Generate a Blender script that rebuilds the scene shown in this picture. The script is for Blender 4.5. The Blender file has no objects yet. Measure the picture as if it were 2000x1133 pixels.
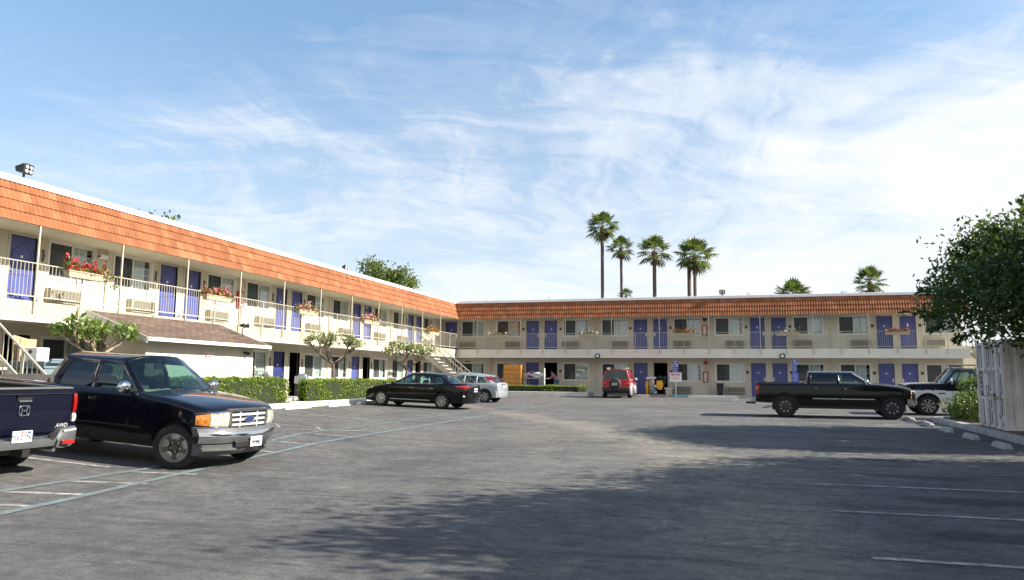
import bpy, bmesh, math, random
import numpy as np
from mathutils import Vector, Matrix
R = math.radians
random.seed(7); rng = np.random.default_rng(7)
C = bpy.context.scene.collection

# ------------------------------------------------------------------ materials
class NT:
    def __init__(s, name):
        s.m = bpy.data.materials.new(name); s.m.use_nodes = True
        s.t = s.m.node_tree; s.t.nodes.clear()
        s.o = s.n('ShaderNodeOutputMaterial')
    def n(s, typ, **kw):
        x = s.t.nodes.new(typ)
        for k, v in kw.items():
            if k.startswith('i_'):
                key = k[2:]; key = int(key) if key.isdigit() else key.replace('_', ' ')
                x.inputs[key].default_value = v
            else: setattr(x, k, v)
        return x
    def l(s, a, b): s.t.links.new(a, b)
    def ramp(s, fac, stops):
        r = s.n('ShaderNodeValToRGB'); e = r.color_ramp.elements
        while len(e) < len(stops): e.new(.5)
        for q, (p, c) in zip(e, stops):
            q.position = p; q.color = (c if hasattr(c, '__len__') else (c, c, c)) [:3] + (1,) if hasattr(c, '__len__') else (c, c, c, 1)
        s.l(fac, r.inputs[0]); return r.outputs[0]
    def noise(s, vec, scale, detail=4, rough=.55, dist=0):
        x = s.n('ShaderNodeTexNoise'); x.inputs['Scale'].default_value = scale; x.inputs['Detail'].default_value = detail
        x.inputs['Roughness'].default_value = rough; x.inputs['Distortion'].default_value = dist
        s.l(vec, x.inputs['Vector']); return x.outputs['Fac']
    def mix(s, fac, a, b, mode='MIX'):
        x = s.n('ShaderNodeMix', data_type='RGBA', blend_type=mode)
        for sock, v in ((x.inputs[0], fac), (x.inputs[6], a), (x.inputs[7], b)):
            if hasattr(v, 'is_output'): s.l(v, sock)
            elif hasattr(v, '__len__'): sock.default_value = tuple(v)[:3] + (1,)
            else: sock.default_value = v
        return x.outputs[2]
    def math(s, op, a, b=0., clamp=False):
        x = s.n('ShaderNodeMath', operation=op, use_clamp=clamp)
        for sock, v in ((x.inputs[0], a), (x.inputs[1], b)):
            if hasattr(v, 'is_output'): s.l(v, sock)
            else: sock.default_value = v
        return x.outputs[0]
    def coord(s, scale=(1, 1, 1), rot=(0, 0, 0), kind='Object'):
        if kind == 'World':
            g = s.n('ShaderNodeNewGeometry').outputs['Position']
        else: g = s.n('ShaderNodeTexCoord').outputs[kind]
        mp = s.n('ShaderNodeMapping'); mp.inputs['Scale'].default_value = scale; mp.inputs['Rotation'].default_value = rot
        s.l(g, mp.inputs['Vector']); return mp.outputs[0]
    def bump(s, h, strength=.3, dist=.01):
        b = s.n('ShaderNodeBump'); b.inputs['Strength'].default_value = strength; b.inputs['Distance'].default_value = dist
        s.l(h, b.inputs['Height']); return b.outputs[0]
    def pbsdf(s, base, rough=.5, metal=0, coat=0, normal=None, spec=.5):
        p = s.n('ShaderNodeBsdfPrincipled')
        for sock, v in ((p.inputs['Base Color'], base), (p.inputs['Roughness'], rough), (p.inputs['Metallic'], metal), (p.inputs['Coat Weight'], coat), (p.inputs['Specular IOR Level'], spec)):
            if hasattr(v, 'is_output'): s.l(v, sock)
            elif hasattr(v, '__len__'): sock.default_value = tuple(v)[:3] + (1,)
            else: sock.default_value = v
        if normal is not None: s.l(normal, p.inputs['Normal'])
        return p.outputs[0]
    def out(s, sh): s.l(sh, s.o.inputs['Surface']); return s.m

def simple(name, col, rough=.5, metal=0, coat=0, var=.12, scale=6, bump=0, bscale=120, spec=.5, dirt=0):
    t = NT(name); v = t.coord(kind='World')
    n = t.noise(v, scale, 6, .6)
    lo = tuple(c * (1 - var) for c in col); hi = tuple(min(1, c * (1 + var)) for c in col)
    c = t.ramp(n, [(.3, lo), (.7, hi)])
    if dirt:
        d = t.ramp(t.noise(t.coord((1, 1, .35), kind='World'), scale * 1.7, 7, .65, .6), [(.52, 0.), (.75, 1.)])
        c = t.mix(t.math('MULTIPLY', d, dirt), c, (.22, .18, .13))
    nb = t.bump(t.noise(v, bscale, 4), bump, .01) if bump else None
    return t.out(t.pbsdf(c, rough, metal, coat, nb, spec))

def paint(name, col, rough=.3, coat=1., dust=.06, metal=0):
    t = NT(name); v = t.coord(kind='World')
    d = t.ramp(t.noise(v, 3.5, 7, .65), [(.4, 0.), (.8, 1.)])
    c = t.mix(t.math('MULTIPLY', d, dust), col, (.35, .32, .28))
    r = t.math('ADD', t.math('MULTIPLY', d, .12), rough)
    p = t.n('ShaderNodeBsdfPrincipled'); t.l(c, p.inputs['Base Color']); t.l(r, p.inputs['Roughness'])
    p.inputs['Coat Weight'].default_value = coat; p.inputs['Coat IOR'].default_value = 1.30 if max(col) < .1 else 1.45; p.inputs['Specular IOR Level'].default_value = .12 if max(col) < .1 else .4; p.inputs['Coat Roughness'].default_value = .04; p.inputs['Metallic'].default_value = metal
    return t.out(p.outputs[0])

def glass(name, tint=(.75, .85, .83), base=.08, rough=.01):
    t = NT(name)
    tr = t.n('ShaderNodeBsdfTransparent'); tr.inputs[0].default_value = tint + (1,)
    gl = t.n('ShaderNodeBsdfGlossy'); gl.inputs['Roughness'].default_value = rough; gl.inputs[0].default_value = (.95, .97, 1, 1)
    lw = t.n('ShaderNodeLayerWeight'); lw.inputs[0].default_value = .5
    f = t.math('ADD', t.math('MULTIPLY', t.math('POWER', lw.outputs['Facing'], 4.), .8), base, True)
    mx = t.n('ShaderNodeMixShader'); t.l(f, mx.inputs[0]); t.l(tr.outputs[0], mx.inputs[1]); t.l(gl.outputs[0], mx.inputs[2])
    return t.out(mx.outputs[0])

def leafmat(name, dark, light, trans=.3, rough=.5):
    t = NT(name)
    g = t.n('ShaderNodeNewGeometry')
    c = t.ramp(g.outputs['Random Per Island'], [(0., dark), (.6, tuple((a + b) / 2 for a, b in zip(dark, light))), (1., light)])
    p = t.pbsdf(c, rough, spec=.4)
    tl = t.n('ShaderNodeBsdfTranslucent'); t.l(t.mix(.5, c, (.3, .42, .06)), tl.inputs[0])
    mx = t.n('ShaderNodeMixShader'); mx.inputs[0].default_value = trans; t.l(p, mx.inputs[1]); t.l(tl.outputs[0], mx.inputs[2])
    return t.out(mx.outputs[0])

M = {}
def asphalt():
    t = NT('asphalt'); v = t.coord(kind='World')
    big = t.noise(v, .13, 7, .62, 1.0); mid = t.noise(v, .8, 8, .68, .8); blot = t.noise(v, 5.0, 8, .8); fine = t.noise(v, 34, 5, .75); grit = t.noise(v, 120, 3, .8)
    c = t.ramp(big, [(.28, (.078, .078, .080)), (.5, (.124, .121, .117)), (.70, (.186, .177, .160))])
    c = t.mix(.6, c, t.ramp(mid, [(.30, (.058, .058, .062)), (.5, (.116, .114, .111)), (.72, (.190, .182, .168))]))
    # pale crumbling swale that drains the lot
    sp = t.n('ShaderNodeSeparateXYZ'); t.l(v, sp.inputs[0]); yy = t.math('SUBTRACT', sp.outputs[1], 8.)
    off = t.math('ABSOLUTE', t.math('ADD', t.math('SUBTRACT', sp.outputs[0], .3), t.math('MULTIPLY', t.math('MULTIPLY', yy, yy), .02)))
    sw = t.math('SUBTRACT', t.math('ADD', 1.05, t.math('MULTIPLY', t.math('SUBTRACT', t.noise(v, .45, 8, .68, .9), .5), 3.4)), t.math('MULTIPLY', off, .62))
    sw = t.ramp(sw, [(.15, 0.), (.9, 1.)])
    c = t.mix(t.math('MULTIPLY', sw, .62), c, (.255, .232, .182))
    dust = t.ramp(t.noise(t.coord((.05, .15, 1), (0, 0, R(10)), kind='World'), 1.0, 8, .64, 1.4), [(.52, 0.), (.68, 1.)])
    c = t.mix(t.math('MULTIPLY', dust, .42), c, (.20, .186, .152))
    # tyre scuffs and drag marks
    for rot, sc, a_ in ((R(38), (.12, 1.7, 1), .42), (R(-30), (.14, 1.6, 1), .42), (R(72), (.13, 2.0, 1), .34)):
        st = t.ramp(t.noise(t.coord(sc, (0, 0, rot), kind='World'), 1.1, 9, .66, 1.6), [(.55, 0.), (.63, 1.)])
        c = t.mix(t.math('MULTIPLY', st, a_), c, (.046, .047, .052))
    # oil drips in the bays, old patches
    oil = t.ramp(t.noise(v, .5, 4, .55, .6), [(.63, 0.), (.70, 1.)]); c = t.mix(t.math('MULTIPLY', oil, .5), c, (.045, .045, .047))
    drip = t.ramp(t.noise(v, 2.3, 3, .6, .3), [(.68, 0.), (.74, 1.)]); c = t.mix(t.math('MULTIPLY', drip, .55), c, (.04, .04, .042))
    u_ = t.math('DIVIDE', t.math('SUBTRACT', sp.outputs[0], 2.9), 1.15); v_ = t.math('DIVIDE', t.math('SUBTRACT', t.math('FRACT', t.math('DIVIDE', t.math('SUBTRACT', sp.outputs[1], 8.17), 2.455)), .55), .16)
    st = t.math('ADD', t.math('ADD', t.math('MULTIPLY', u_, u_), t.math('MULTIPLY', v_, v_)), t.math('MULTIPLY', t.noise(v, 1.6, 6, .65), 2.2))
    c = t.mix(t.math('MULTIPLY', t.ramp(t.math('MULTIPLY', st, .4), [(.55, 1.), (.78, 0.)]), .6), c, (.032, .033, .036))
    # aggregate
    c = t.mix(.7, c, t.ramp(blot, [(.30, .42), (.5, 1.), (.70, 1.6)]), 'MULTIPLY')
    c = t.mix(.9, c, t.ramp(fine, [(.25, .45), (.5, 1.), (.75, 1.55)]), 'MULTIPLY')
    c = t.mix(.8, c, t.ramp(grit, [(.25, .4), (.5, 1.), (.75, 1.65)]), 'MULTIPLY')
    chip = t.ramp(t.noise(v, 13, 3, .6), [(.66, 0.), (.71, 1.)]); c = t.mix(t.math('MULTIPLY', chip, .4), c, (.25, .24, .22))
    # cracks: a few long ones, fine alligator cracking in the swale
    wv = t.n('ShaderNodeVectorMath', operation='ADD'); nz = t.n('ShaderNodeTexNoise'); nz.inputs['Scale'].default_value = 1.3; nz.inputs['Detail'].default_value = 8; nz.inputs['Roughness'].default_value = .65; t.l(v, nz.inputs['Vector'])
    sc = t.n('ShaderNodeVectorMath', operation='SCALE'); sc.inputs['Scale'].default_value = 1.2; t.l(nz.outputs['Color'], sc.inputs[0]); t.l(v, wv.inputs[0]); t.l(sc.outputs[0], wv.inputs[1])
    cr = None
    for s_, w_ in ((.16, .0022), (1.9, .022)):
        vo = t.n('ShaderNodeTexVoronoi', feature='DISTANCE_TO_EDGE'); vo.inputs['Scale'].default_value = s_; t.l(wv.outputs[0], vo.inputs['Vector']); k = t.ramp(vo.outputs['Distance'], [(0., 1.), (w_, 0.)])
        k = t.math('MULTIPLY', k, t.ramp(t.noise(v, .17, 4, .6), [(.56, 0.), (.64, .6)])) if s_ < 1 else t.math('MULTIPLY', k, t.math('MULTIPLY', sw, t.ramp(t.noise(v, .8, 4, .6), [(.5, 0.), (.6, .75)])))
        if s_ < 1: k = t.math('MAXIMUM', k, t.math('MULTIPLY', t.ramp(vo.outputs['Distance'], [(0., 1.), (w_, 0.)]), t.ramp(t.noise(v, .41, 5, .7), [(.47, 0.), (.53, .55)])))
        cr = k if cr is None else t.math('MAXIMUM', cr, k)
    c = t.mix(t.math('MULTIPLY', cr, .8), c, (.03, .03, .032))
    h = t.math('SUBTRACT', t.math('ADD', fine, t.math('MULTIPLY', grit, .8)), cr)
    return t.out(t.pbsdf(c, .88, normal=t.bump(h, .8, .014), spec=.25))
def linemat(name, col, wear=.5):
    t = NT(name); v = t.coord(kind='World')
    a = t.noise(v, 6, 8, .72, .4); b = t.noise(v, .5, 3, .5)
    w = t.ramp(t.math('ADD', a, t.math('MULTIPLY', b, .35)), [(.62 - .12 * wear * 2, 0.), (.78, 1.)])
    c = t.mix(w, col, (.15, .145, .138))
    c = t.mix(.5, c, t.ramp(t.noise(v, 60, 4, .7), [(.25, .6), (.6, 1.15)]), 'MULTIPLY')
    return t.out(t.pbsdf(c, .8, spec=.25))
def tiles():
    t = NT('clay tile'); g = t.coord(kind='World')
    sn = t.n('ShaderNodeVectorMath', operation='SNAP'); sn.inputs[1].default_value = (.305, .305, .305); t.l(g, sn.inputs[0])
    wn = t.n('ShaderNodeTexWhiteNoise', noise_dimensions='3D'); t.l(sn.outputs[0], wn.inputs[0])
    c = t.ramp(wn.outputs['Value'], [(0., (.225, .078, .030)), (.5, (.265, .096, .037)), (.93, (.30, .118, .048)), (1., (.32, .145, .07))])
    n = t.noise(t.coord((1, 1, .5), kind='World'), 2.2, 7, .65)
    c = t.mix(.8, c, t.ramp(n, [(.25, .62), (.5, 1.), (.8, 1.2)]), 'MULTIPLY')
    c = t.mix(.6, c, t.ramp(t.noise(g, 40, 4, .7), [(.25, .7), (.7, 1.2)]), 'MULTIPLY')
    return t.out(t.pbsdf(c, .75, spec=.3))
def shingles():
    t = NT('shingle'); v = t.coord(kind='World')
    br = t.n('ShaderNodeTexBrick'); br.inputs['Scale'].default_value = 1; br.inputs['Brick Width'].default_value = .32; br.inputs['Row Height'].default_value = .14
    br.inputs['Mortar Size'].default_value = .012; br.inputs['Color1'].default_value = (.12, .082, .064, 1); br.inputs['Color2'].default_value = (.19, .135, .105, 1); br.inputs['Mortar'].default_value = (.05, .035, .03, 1)
    t.l(t.coord((1, 1, 1), (0, 0, R(90)), kind='World'), br.inputs['Vector'])
    c = t.mix(.8, br.outputs['Color'], t.ramp(t.noise(v, 30, 5, .7), [(.25, .6), (.7, 1.35)]), 'MULTIPLY')
    c = t.mix(.7, c, t.ramp(t.noise(v, 1.2, 5, .6), [(.3, .75), (.7, 1.25)]), 'MULTIPLY')
    return t.out(t.pbsdf(c, .9, normal=t.bump(br.outputs['Fac'], -.4, .01), spec=.2))
def stucco(name, col, groove=None, dirt=.1):
    t = NT(name); v = t.coord(kind='World')
    c = t.ramp(t.noise(v, .8, 8, .68), [(.3, tuple(x * .86 for x in col)), (.7, tuple(min(1, x * 1.06) for x in col))])
    st = t.ramp(t.noise(t.coord((3.2, 3.2, .22), kind='World'), 1.5, 6, .6), [(.5, 0.), (.75, 1.)])
    c = t.mix(t.math('MULTIPLY', st, dirt), c, tuple(x * .55 for x in col))
    h = t.noise(v, 55, 5, .7)
    if groove is not None:
        sp = t.n('ShaderNodeSeparateXYZ'); t.l(v, sp.inputs[0])
        fr = t.math('FRACT', t.math('DIVIDE', sp.outputs[groove], .203))
        gl = t.math('LESS_THAN', fr, .055)
        c = t.mix(t.math('MULTIPLY', gl, .28), c, tuple(x * .42 for x in col))
        h = t.math('SUBTRACT', t.math('MULTIPLY', h, .3), gl)
    return t.out(t.pbsdf(c, .8, normal=t.bump(h, .4, .008), spec=.3))
def curtain():
    t = NT('curtain'); c = t.ramp(t.noise(t.coord((9, 9, .25), kind='World'), 1.6, 3), [(.3, (.36, .42, .41)), (.7, (.62, .66, .63))])
    return t.out(t.pbsdf(c, .9, spec=.1))
def screenmat():
    t = NT('insect screen')
    tr = t.n('ShaderNodeBsdfTransparent'); df = t.n('ShaderNodeBsdfDiffuse'); df.inputs[0].default_value = (.045, .047, .05, 1)
    mx = t.n('ShaderNodeMixShader'); mx.inputs[0].default_value = .66; t.l(tr.outputs[0], mx.inputs[1]); t.l(df.outputs[0], mx.inputs[2])
    return t.out(mx.outputs[0])
def container_mat():
    t = NT('container paint'); v = t.coord(kind='World')
    c = t.ramp(t.noise(v, 1.3, 6, .6), [(.3, (.60, .57, .54)), (.7, (.78, .75, .71))])
    st = t.ramp(t.noise(t.coord((5, 5, .5), kind='World'), 1.8, 7, .65, .5), [(.5, 0.), (.72, 1.)])
    c = t.mix(t.math('MULTIPLY', st, .5), c, (.22, .17, .14))
    ru = t.ramp(t.noise(t.coord((2, 2, 1), kind='World'), 3.2, 8, .7, .8), [(.60, 0.), (.67, 1.)])
    c = t.mix(t.math('MULTIPLY', ru, .85), c, (.07, .045, .035))
    return t.out(t.pbsdf(c, .65, spec=.3))

M.update(
 asphalt=asphalt(), white_line=linemat('white line paint', (.50, .485, .44), .4), teal_line=linemat('teal line paint', (.15, .275, .285), .5), faint_line=linemat('worn line paint', (.33, .315, .28), .8),
 concrete=simple('pale concrete', (.42, .40, .37), .85, var=.2, scale=2.5, bump=.3, bscale=60, dirt=.3), kerb_white=simple('white painted kerb', (.70, .68, .62), .75, var=.15, scale=3, bump=.25, bscale=60, dirt=.35),
 kerb_grey=simple('weathered kerb concrete', (.36, .35, .33), .85, var=.25, scale=3, bump=.3, bscale=60, dirt=.3), kerb_teal=simple('teal painted kerb', (.16, .40, .45), .7, var=.2, scale=3, dirt=.2),
 soil=simple('bark soil', (.09, .065, .045), .95, var=.4, scale=9, bump=.6, bscale=30),
 stucco=stucco('cream stucco', (.60, .56, .455), None, .26), siding_y=stucco('cream grooved siding', (.46, .42, .31), 1, .16), siding_x=stucco('cream grooved siding lightened for shade', (.74, .705, .60), 0, .05), soffit=stucco('soffit paint', (.66, .62, .50), None, .12),  # rear wing siding is coloured lighter than the left, to offset its shade
 trim=simple('white trim paint', (.68, .665, .62), .5, var=.05, scale=2, dirt=.08), cream_metal=simple('cream railing paint', (.48, .445, .34), .45, var=.06, scale=3, dirt=.1), cap=simple('white roof coping', (.86, .86, .86), .4, var=.05, scale=1),
 jamb=simple('brown door jamb', (.30, .22, .16), .7), door=simple('blue door paint', (.078, .094, .28), .42, var=.07, scale=3, spec=.4), door_navy=simple('navy door paint', (.030, .040, .16), .42, var=.08, scale=3, spec=.4), tile=tiles(), shingle=shingles(),
 roof_flat=simple('flat roof membrane', (.5, .5, .5), .8), dark=simple('room interior shaded dark', (.02, .018, .016), .9), black=simple('black plastic', (.016, .016, .017), .45, var=.2), curtain=curtain(), screen=screenmat(), pane=glass('window glass', (.90, .97, .96), .10),
 ac=simple('beige air conditioner', (.38, .345, .265), .6, var=.08, dirt=.2), ac_dark=simple('air conditioner slats', (.12, .11, .095), .7), steel=simple('brushed steel', (.55, .55, .56), .35, 1), chrome=simple('chrome', (.60, .61, .63), .10, 1, var=.03), number=simple('dark number plaque', (.035, .03, .03), .5),
 red=simple('red enamel', (.42, .02, .02), .35), lampglass=simple('lamp lens', (.75, .75, .72), .2), terracotta=simple('flower box paint', (.40, .35, .25), .6, dirt=.15),
 leaf_tree=leafmat('broadleaf', (.010, .032, .009), (.048, .105, .024), .22), leaf_hedge=leafmat('hedge leaf', (.08, .145, .015), (.27, .35, .045), .3), leaf_far=leafmat('far leaf', (.05, .085, .02), (.17, .20, .055), .3), leaf_plum=leafmat('plumeria leaf', (.07, .13, .03), (.26, .33, .09), .3), leaf_pale=leafmat('pale plumeria leaf', (.13, .17, .06), (.50, .50, .30), .3), leaf_shrub=leafmat('shrub leaf', (.025, .06, .012), (.11, .17, .03), .3),
 frond=leafmat('palm frond', (.045, .08, .02), (.17, .20, .055), .25), leaf_box=leafmat('planter leaf', (.06, .09, .02), (.30, .20, .05), .25), hedge_core=simple('hedge twigs', (.016, .024, .007), .95, var=.4, scale=12),
 bark=simple('grey brown bark', (.13, .10, .075), .9, var=.35, scale=8, bump=.6, bscale=30), bark_pale=simple('pale plumeria bark', (.34, .26, .19), .8, var=.25, scale=8, bump=.3, bscale=30), palm_bark=simple('palm bark', (.115, .085, .065), .9, var=.3, scale=5, bump=.5, bscale=10), palm_skirt=simple('dead palm skirt', (.17, .10, .06), .9, var=.3, scale=4),
 p_navy=paint('navy black car paint', (.0028, .0034, .0075), .22, dust=.005), p_blue=paint('deep blue car paint', (.004, .005, .0135), .25, dust=.006), p_black=paint('black car paint', (.0025, .0025, .004), .2, dust=.003), p_silver=paint('pale silver car paint', (.36, .39, .42), .3, .8, metal=.35), p_red=paint('red car paint', (.50, .012, .014), .28), p_white=paint('white truck paint', (.62, .63, .64), .35),
 rubber=simple('tyre rubber', (.014, .014, .015), .85, var=.3, scale=10), rim=simple('alloy rim', (.50, .50, .50), .32, .85, var=.08), rim_dull=simple('dull steel rim', (.36, .34, .31), .45, .7, var=.15), rim_dark=simple('dark steel wheel centre', (.10, .09, .08), .5, .6, var=.2), rim_black=simple('black rim', (.02, .02, .02), .4), grey_plastic=simple('grey bumper plastic', (.085, .09, .092), .5, var=.15), flare=simple('silver fender cladding', (.42, .43, .43), .5),  # wheel centres are a darker steel than the rims
 cglass=glass('car glass', (.42, .60, .55), .07), cglass_dark=glass('tinted car glass', (.06, .09, .09), .06), interior=simple('car interior', (.05, .048, .046), .9), seat=simple('seat fabric', (.07, .07, .07), .9), dashcover=simple('tan dash cover', (.50, .40, .29), .95, var=.3, scale=20),
 amber=simple('amber lens', (.46, .165, .02), .15, coat=1, var=.55, scale=22), lens=simple('clear headlamp lens', (.44, .42, .35), .12, coat=1, var=.45, scale=20), tail=simple('red tail lamp', (.30, .008, .008), .12, coat=1), white_lens=simple('white reverse lens', (.75, .74, .70), .2, coat=1), plate=simple('white number plate', (.74, .75, .76), .5, var=.03), plate_ink=simple('dark plate lettering', (.02, .025, .07), .5), plate_red=simple('red plate script', (.5, .03, .03), .5), oval=simple('blue badge', (.012, .03, .14), .3, coat=1),
 sign_white=simple('white sign face', (.80, .80, .79), .5, var=.03), sign_red=simple('red sign ink', (.62, .045, .04), .5), sign_pink=simple('faded red ink', (.60, .20, .22), .5), sign_blue=simple('blue sign face', (.015, .06, .42), .45, var=.05), container=container_mat(), orange_wood=simple('orange wood', (.60, .25, .035), .5, var=.18, scale=5), yellow=simple('yellow bag vinyl', (.72, .44, .02), .5), linen=simple('white linen', (.72, .72, .76), .9), cart_grey=simple('grey blue plastic', (.13, .19, .22), .55, var=.15), teal_plastic=simple('teal plastic', (.11, .24, .24), .5), bin_beige=simple('beige bin plastic', (.50, .47, .40), .6), cardboard=simple('tan cardboard', (.42, .29, .17), .85), skin=simple('skin', (.40, .22, .14), .6), hair=simple('dark hair', (.012, .009, .008), .6), cloth_lav=simple('lavender uniform', (.52, .48, .60), .9), cloth_pink=simple('mauve shirt', (.36, .13, .20), .9), cloth_jean=simple('teal trousers', (.10, .22, .27), .9), grey_metal=simple('grey table metal', (.30, .30, .29), .5, .3),
)
def flowermat(name, cols):
    t = NT(name); g = t.n('ShaderNodeNewGeometry')
    return t.out(t.pbsdf(t.ramp(g.outputs['Random Per Island'], [(i / max(1, len(cols) - 1), c) for i, c in enumerate(cols)]), .6))
M['fl_red'] = flowermat('red blossom', [(.36, .012, .02), (.45, .03, .03), (.30, .008, .012)])
M['fl_pink'] = flowermat('pink blossom', [(.48, .05, .10), (.60, .18, .20), (.42, .03, .05)])
M['fl_mix'] = flowermat('white and red blossom', [(.75, .72, .70), (.60, .10, .14), (.72, .55, .55)])
M['fl_orange'] = flowermat('orange blossom', [(.68, .20, .03), (.60, .08, .04), (.70, .40, .10)])
M['fl_white'] = flowermat('white blossom', [(.80, .80, .72), (.74, .70, .66)])
M['fl_cream'] = flowermat('cream plumeria blossom', [(.72, .70, .55), (.66, .66, .50)])

# ------------------------------------------------------------------ mesh helpers
class MB:
    def __init__(s): s.v = []; s.f = []; s.mi = []
    def add(s, vs, fs, mi=0):
        o = len(s.v); s.v += [tuple(p) for p in vs]; s.f += [tuple(i + o for i in f) for f in fs]; s.mi += [mi] * len(fs); return s
    def box(s, a, b, mi=0, T=None):
        x0, y0, z0 = a; x1, y1, z1 = b
        vs = [(x0, y0, z0), (x1, y0, z0), (x1, y1, z0), (x0, y1, z0), (x0, y0, z1), (x1, y0, z1), (x1, y1, z1), (x0, y1, z1)]
        if T: vs = [T(*p) for p in vs]
        return s.add(vs, [(0, 3, 2, 1), (4, 5, 6, 7), (0, 1, 5, 4), (1, 2, 6, 5), (2, 3, 7, 6), (3, 0, 4, 7)], mi)
    def hexa(s, b4, t4, mi=0):
        return s.add(list(b4) + list(t4), [(0, 3, 2, 1), (4, 5, 6, 7), (0, 1, 5, 4), (1, 2, 6, 5), (2, 3, 7, 6), (3, 0, 4, 7)], mi)
    def quad(s, a, b, c, d, mi=0): return s.add([a, b, c, d], [(0, 1, 2, 3)], mi)
    def bar(s, p, q, w, h=None, mi=0):
        p = Vector(p); q = Vector(q); d = (q - p).normalized(); h = h or w
        u = d.cross(Vector((0, 0, 1)));  u = Vector((1, 0, 0)) if u.length < 1e-3 else u.normalized(); n = u.cross(d)
        k = [u * (a * w / 2) + n * (b * h / 2) for a, b in ((-1, -1), (1, -1), (1, 1), (-1, 1))]
        return s.hexa([p + i for i in k], [q + i for i in k], mi)
    def tube(s, pts, r, n=8, mi=0, cap=True):
        pts = [Vector(p) for p in pts]; k = len(pts); rs = r if hasattr(r, '__len__') else [r] * k
        rings = []; ref = None
        for i, p in enumerate(pts):
            d = (pts[min(i + 1, k - 1)] - pts[max(i - 1, 0)]).normalized()
            if ref is None: ref = d.cross(Vector((0, 0, 1))); ref = Vector((1, 0, 0)) if ref.length < 1e-2 else ref.normalized()
            u = (ref - d * ref.dot(d)).normalized(); ref = u; w = d.cross(u)
            rings.append([p + (u * math.cos(2 * math.pi * j / n) + w * math.sin(2 * math.pi * j / n)) * rs[i] for j in range(n)])
        return s.loft(rings, mi, cap)
    def loft(s, rings, mi=0, cap=True, closed=True):
        n = len(rings[0]); vs = [p for r in rings for p in r]; fs = []
        for i in range(len(rings) - 1):
            for j in range(n if closed else n - 1):
                fs.append((i * n + j, i * n + (j + 1) % n, (i + 1) * n + (j + 1) % n, (i + 1) * n + j))
        if cap: fs += [tuple(range(n))[::-1], tuple(range((len(rings) - 1) * n, len(rings) * n))]
        return s.add(vs, fs, mi)
    def lathe(s, prof, n=24, c=(0, 0, 0), axis='y', mi=0, cap=False):
        rings = []
        for r, h in prof:
            rg = []
            for j in range(n):
                a = 2 * math.pi * j / n; x, z = r * math.cos(a), r * math.sin(a)
                rg.append((c[0] + x, c[1] + h, c[2] + z) if axis == 'y' else ((c[0] + x, c[1] + z, c[2] + h) if axis == 'z' else (c[0] + h, c[1] + x, c[2] + z)))
            rings.append(rg)
        return s.loft(rings, mi, cap)
    def ball(s, c, r, n=10, m=6, mi=0):
        r = r if hasattr(r, '__len__') else (r, r, r); rings = []
        for i in range(m + 1):
            t = math.pi * i / m; q = max(.001, math.sin(t))
            rings.append([(c[0] + r[0] * q * math.cos(2 * math.pi * j / n), c[1] + r[1] * q * math.sin(2 * math.pi * j / n), c[2] - r[2] * math.cos(t)) for j in range(n)])
        return s.loft(rings, mi, True)
    def build(s, name, mats, parent=None, origin=(0, 0, 0), smooth=None, bevel=0, seg=2, recalc=True, loc=None):
        me = bpy.data.meshes.new(name); o = Vector(origin)
        me.from_pydata([tuple(Vector(p) - o) for p in s.v], [], s.f)
        mats = mats if isinstance(mats, (list, tuple)) else [mats]
        for k in mats: me.materials.append(M[k] if isinstance(k, str) else k)
        me.polygons.foreach_set('material_index', s.mi)
        if recalc:
            bm = bmesh.new(); bm.from_mesh(me); bmesh.ops.recalc_face_normals(bm, faces=bm.faces); bm.to_mesh(me); bm.free()
        if smooth is not None:
            me.polygons.foreach_set('use_smooth', [True] * len(me.polygons)); me.set_sharp_from_angle(angle=R(smooth))
        ob = bpy.data.objects.new(name, me); C.objects.link(ob)
        if parent: ob.parent = parent
        elif origin != (0, 0, 0): ob.location = origin
        if loc is not None: ob.location = loc
        if bevel:
            b = ob.modifiers.new('bevel', 'BEVEL'); b.width = bevel; b.segments = seg; b.limit_method = 'ANGLE'; b.angle_limit = R(40)
        return ob

def fast(name, V, F, mat, parent=None, loc=None):
    V = np.asarray(V, np.float32); F = np.asarray(F, np.int32); k = F.shape[1]
    me = bpy.data.meshes.new(name); me.vertices.add(len(V)); me.vertices.foreach_set('co', V.ravel())
    me.loops.add(F.size); me.loops.foreach_set('vertex_index', F.ravel())
    me.polygons.add(len(F)); me.polygons.foreach_set('loop_start', np.arange(0, F.size, k, dtype=np.int32))
    me.update(calc_edges=True); me.materials.append(M[mat] if isinstance(mat, str) else mat)
    ob = bpy.data.objects.new(name, me); C.objects.link(ob)
    if parent: ob.parent = parent
    if loc is not None: ob.location = loc
    return ob

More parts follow.
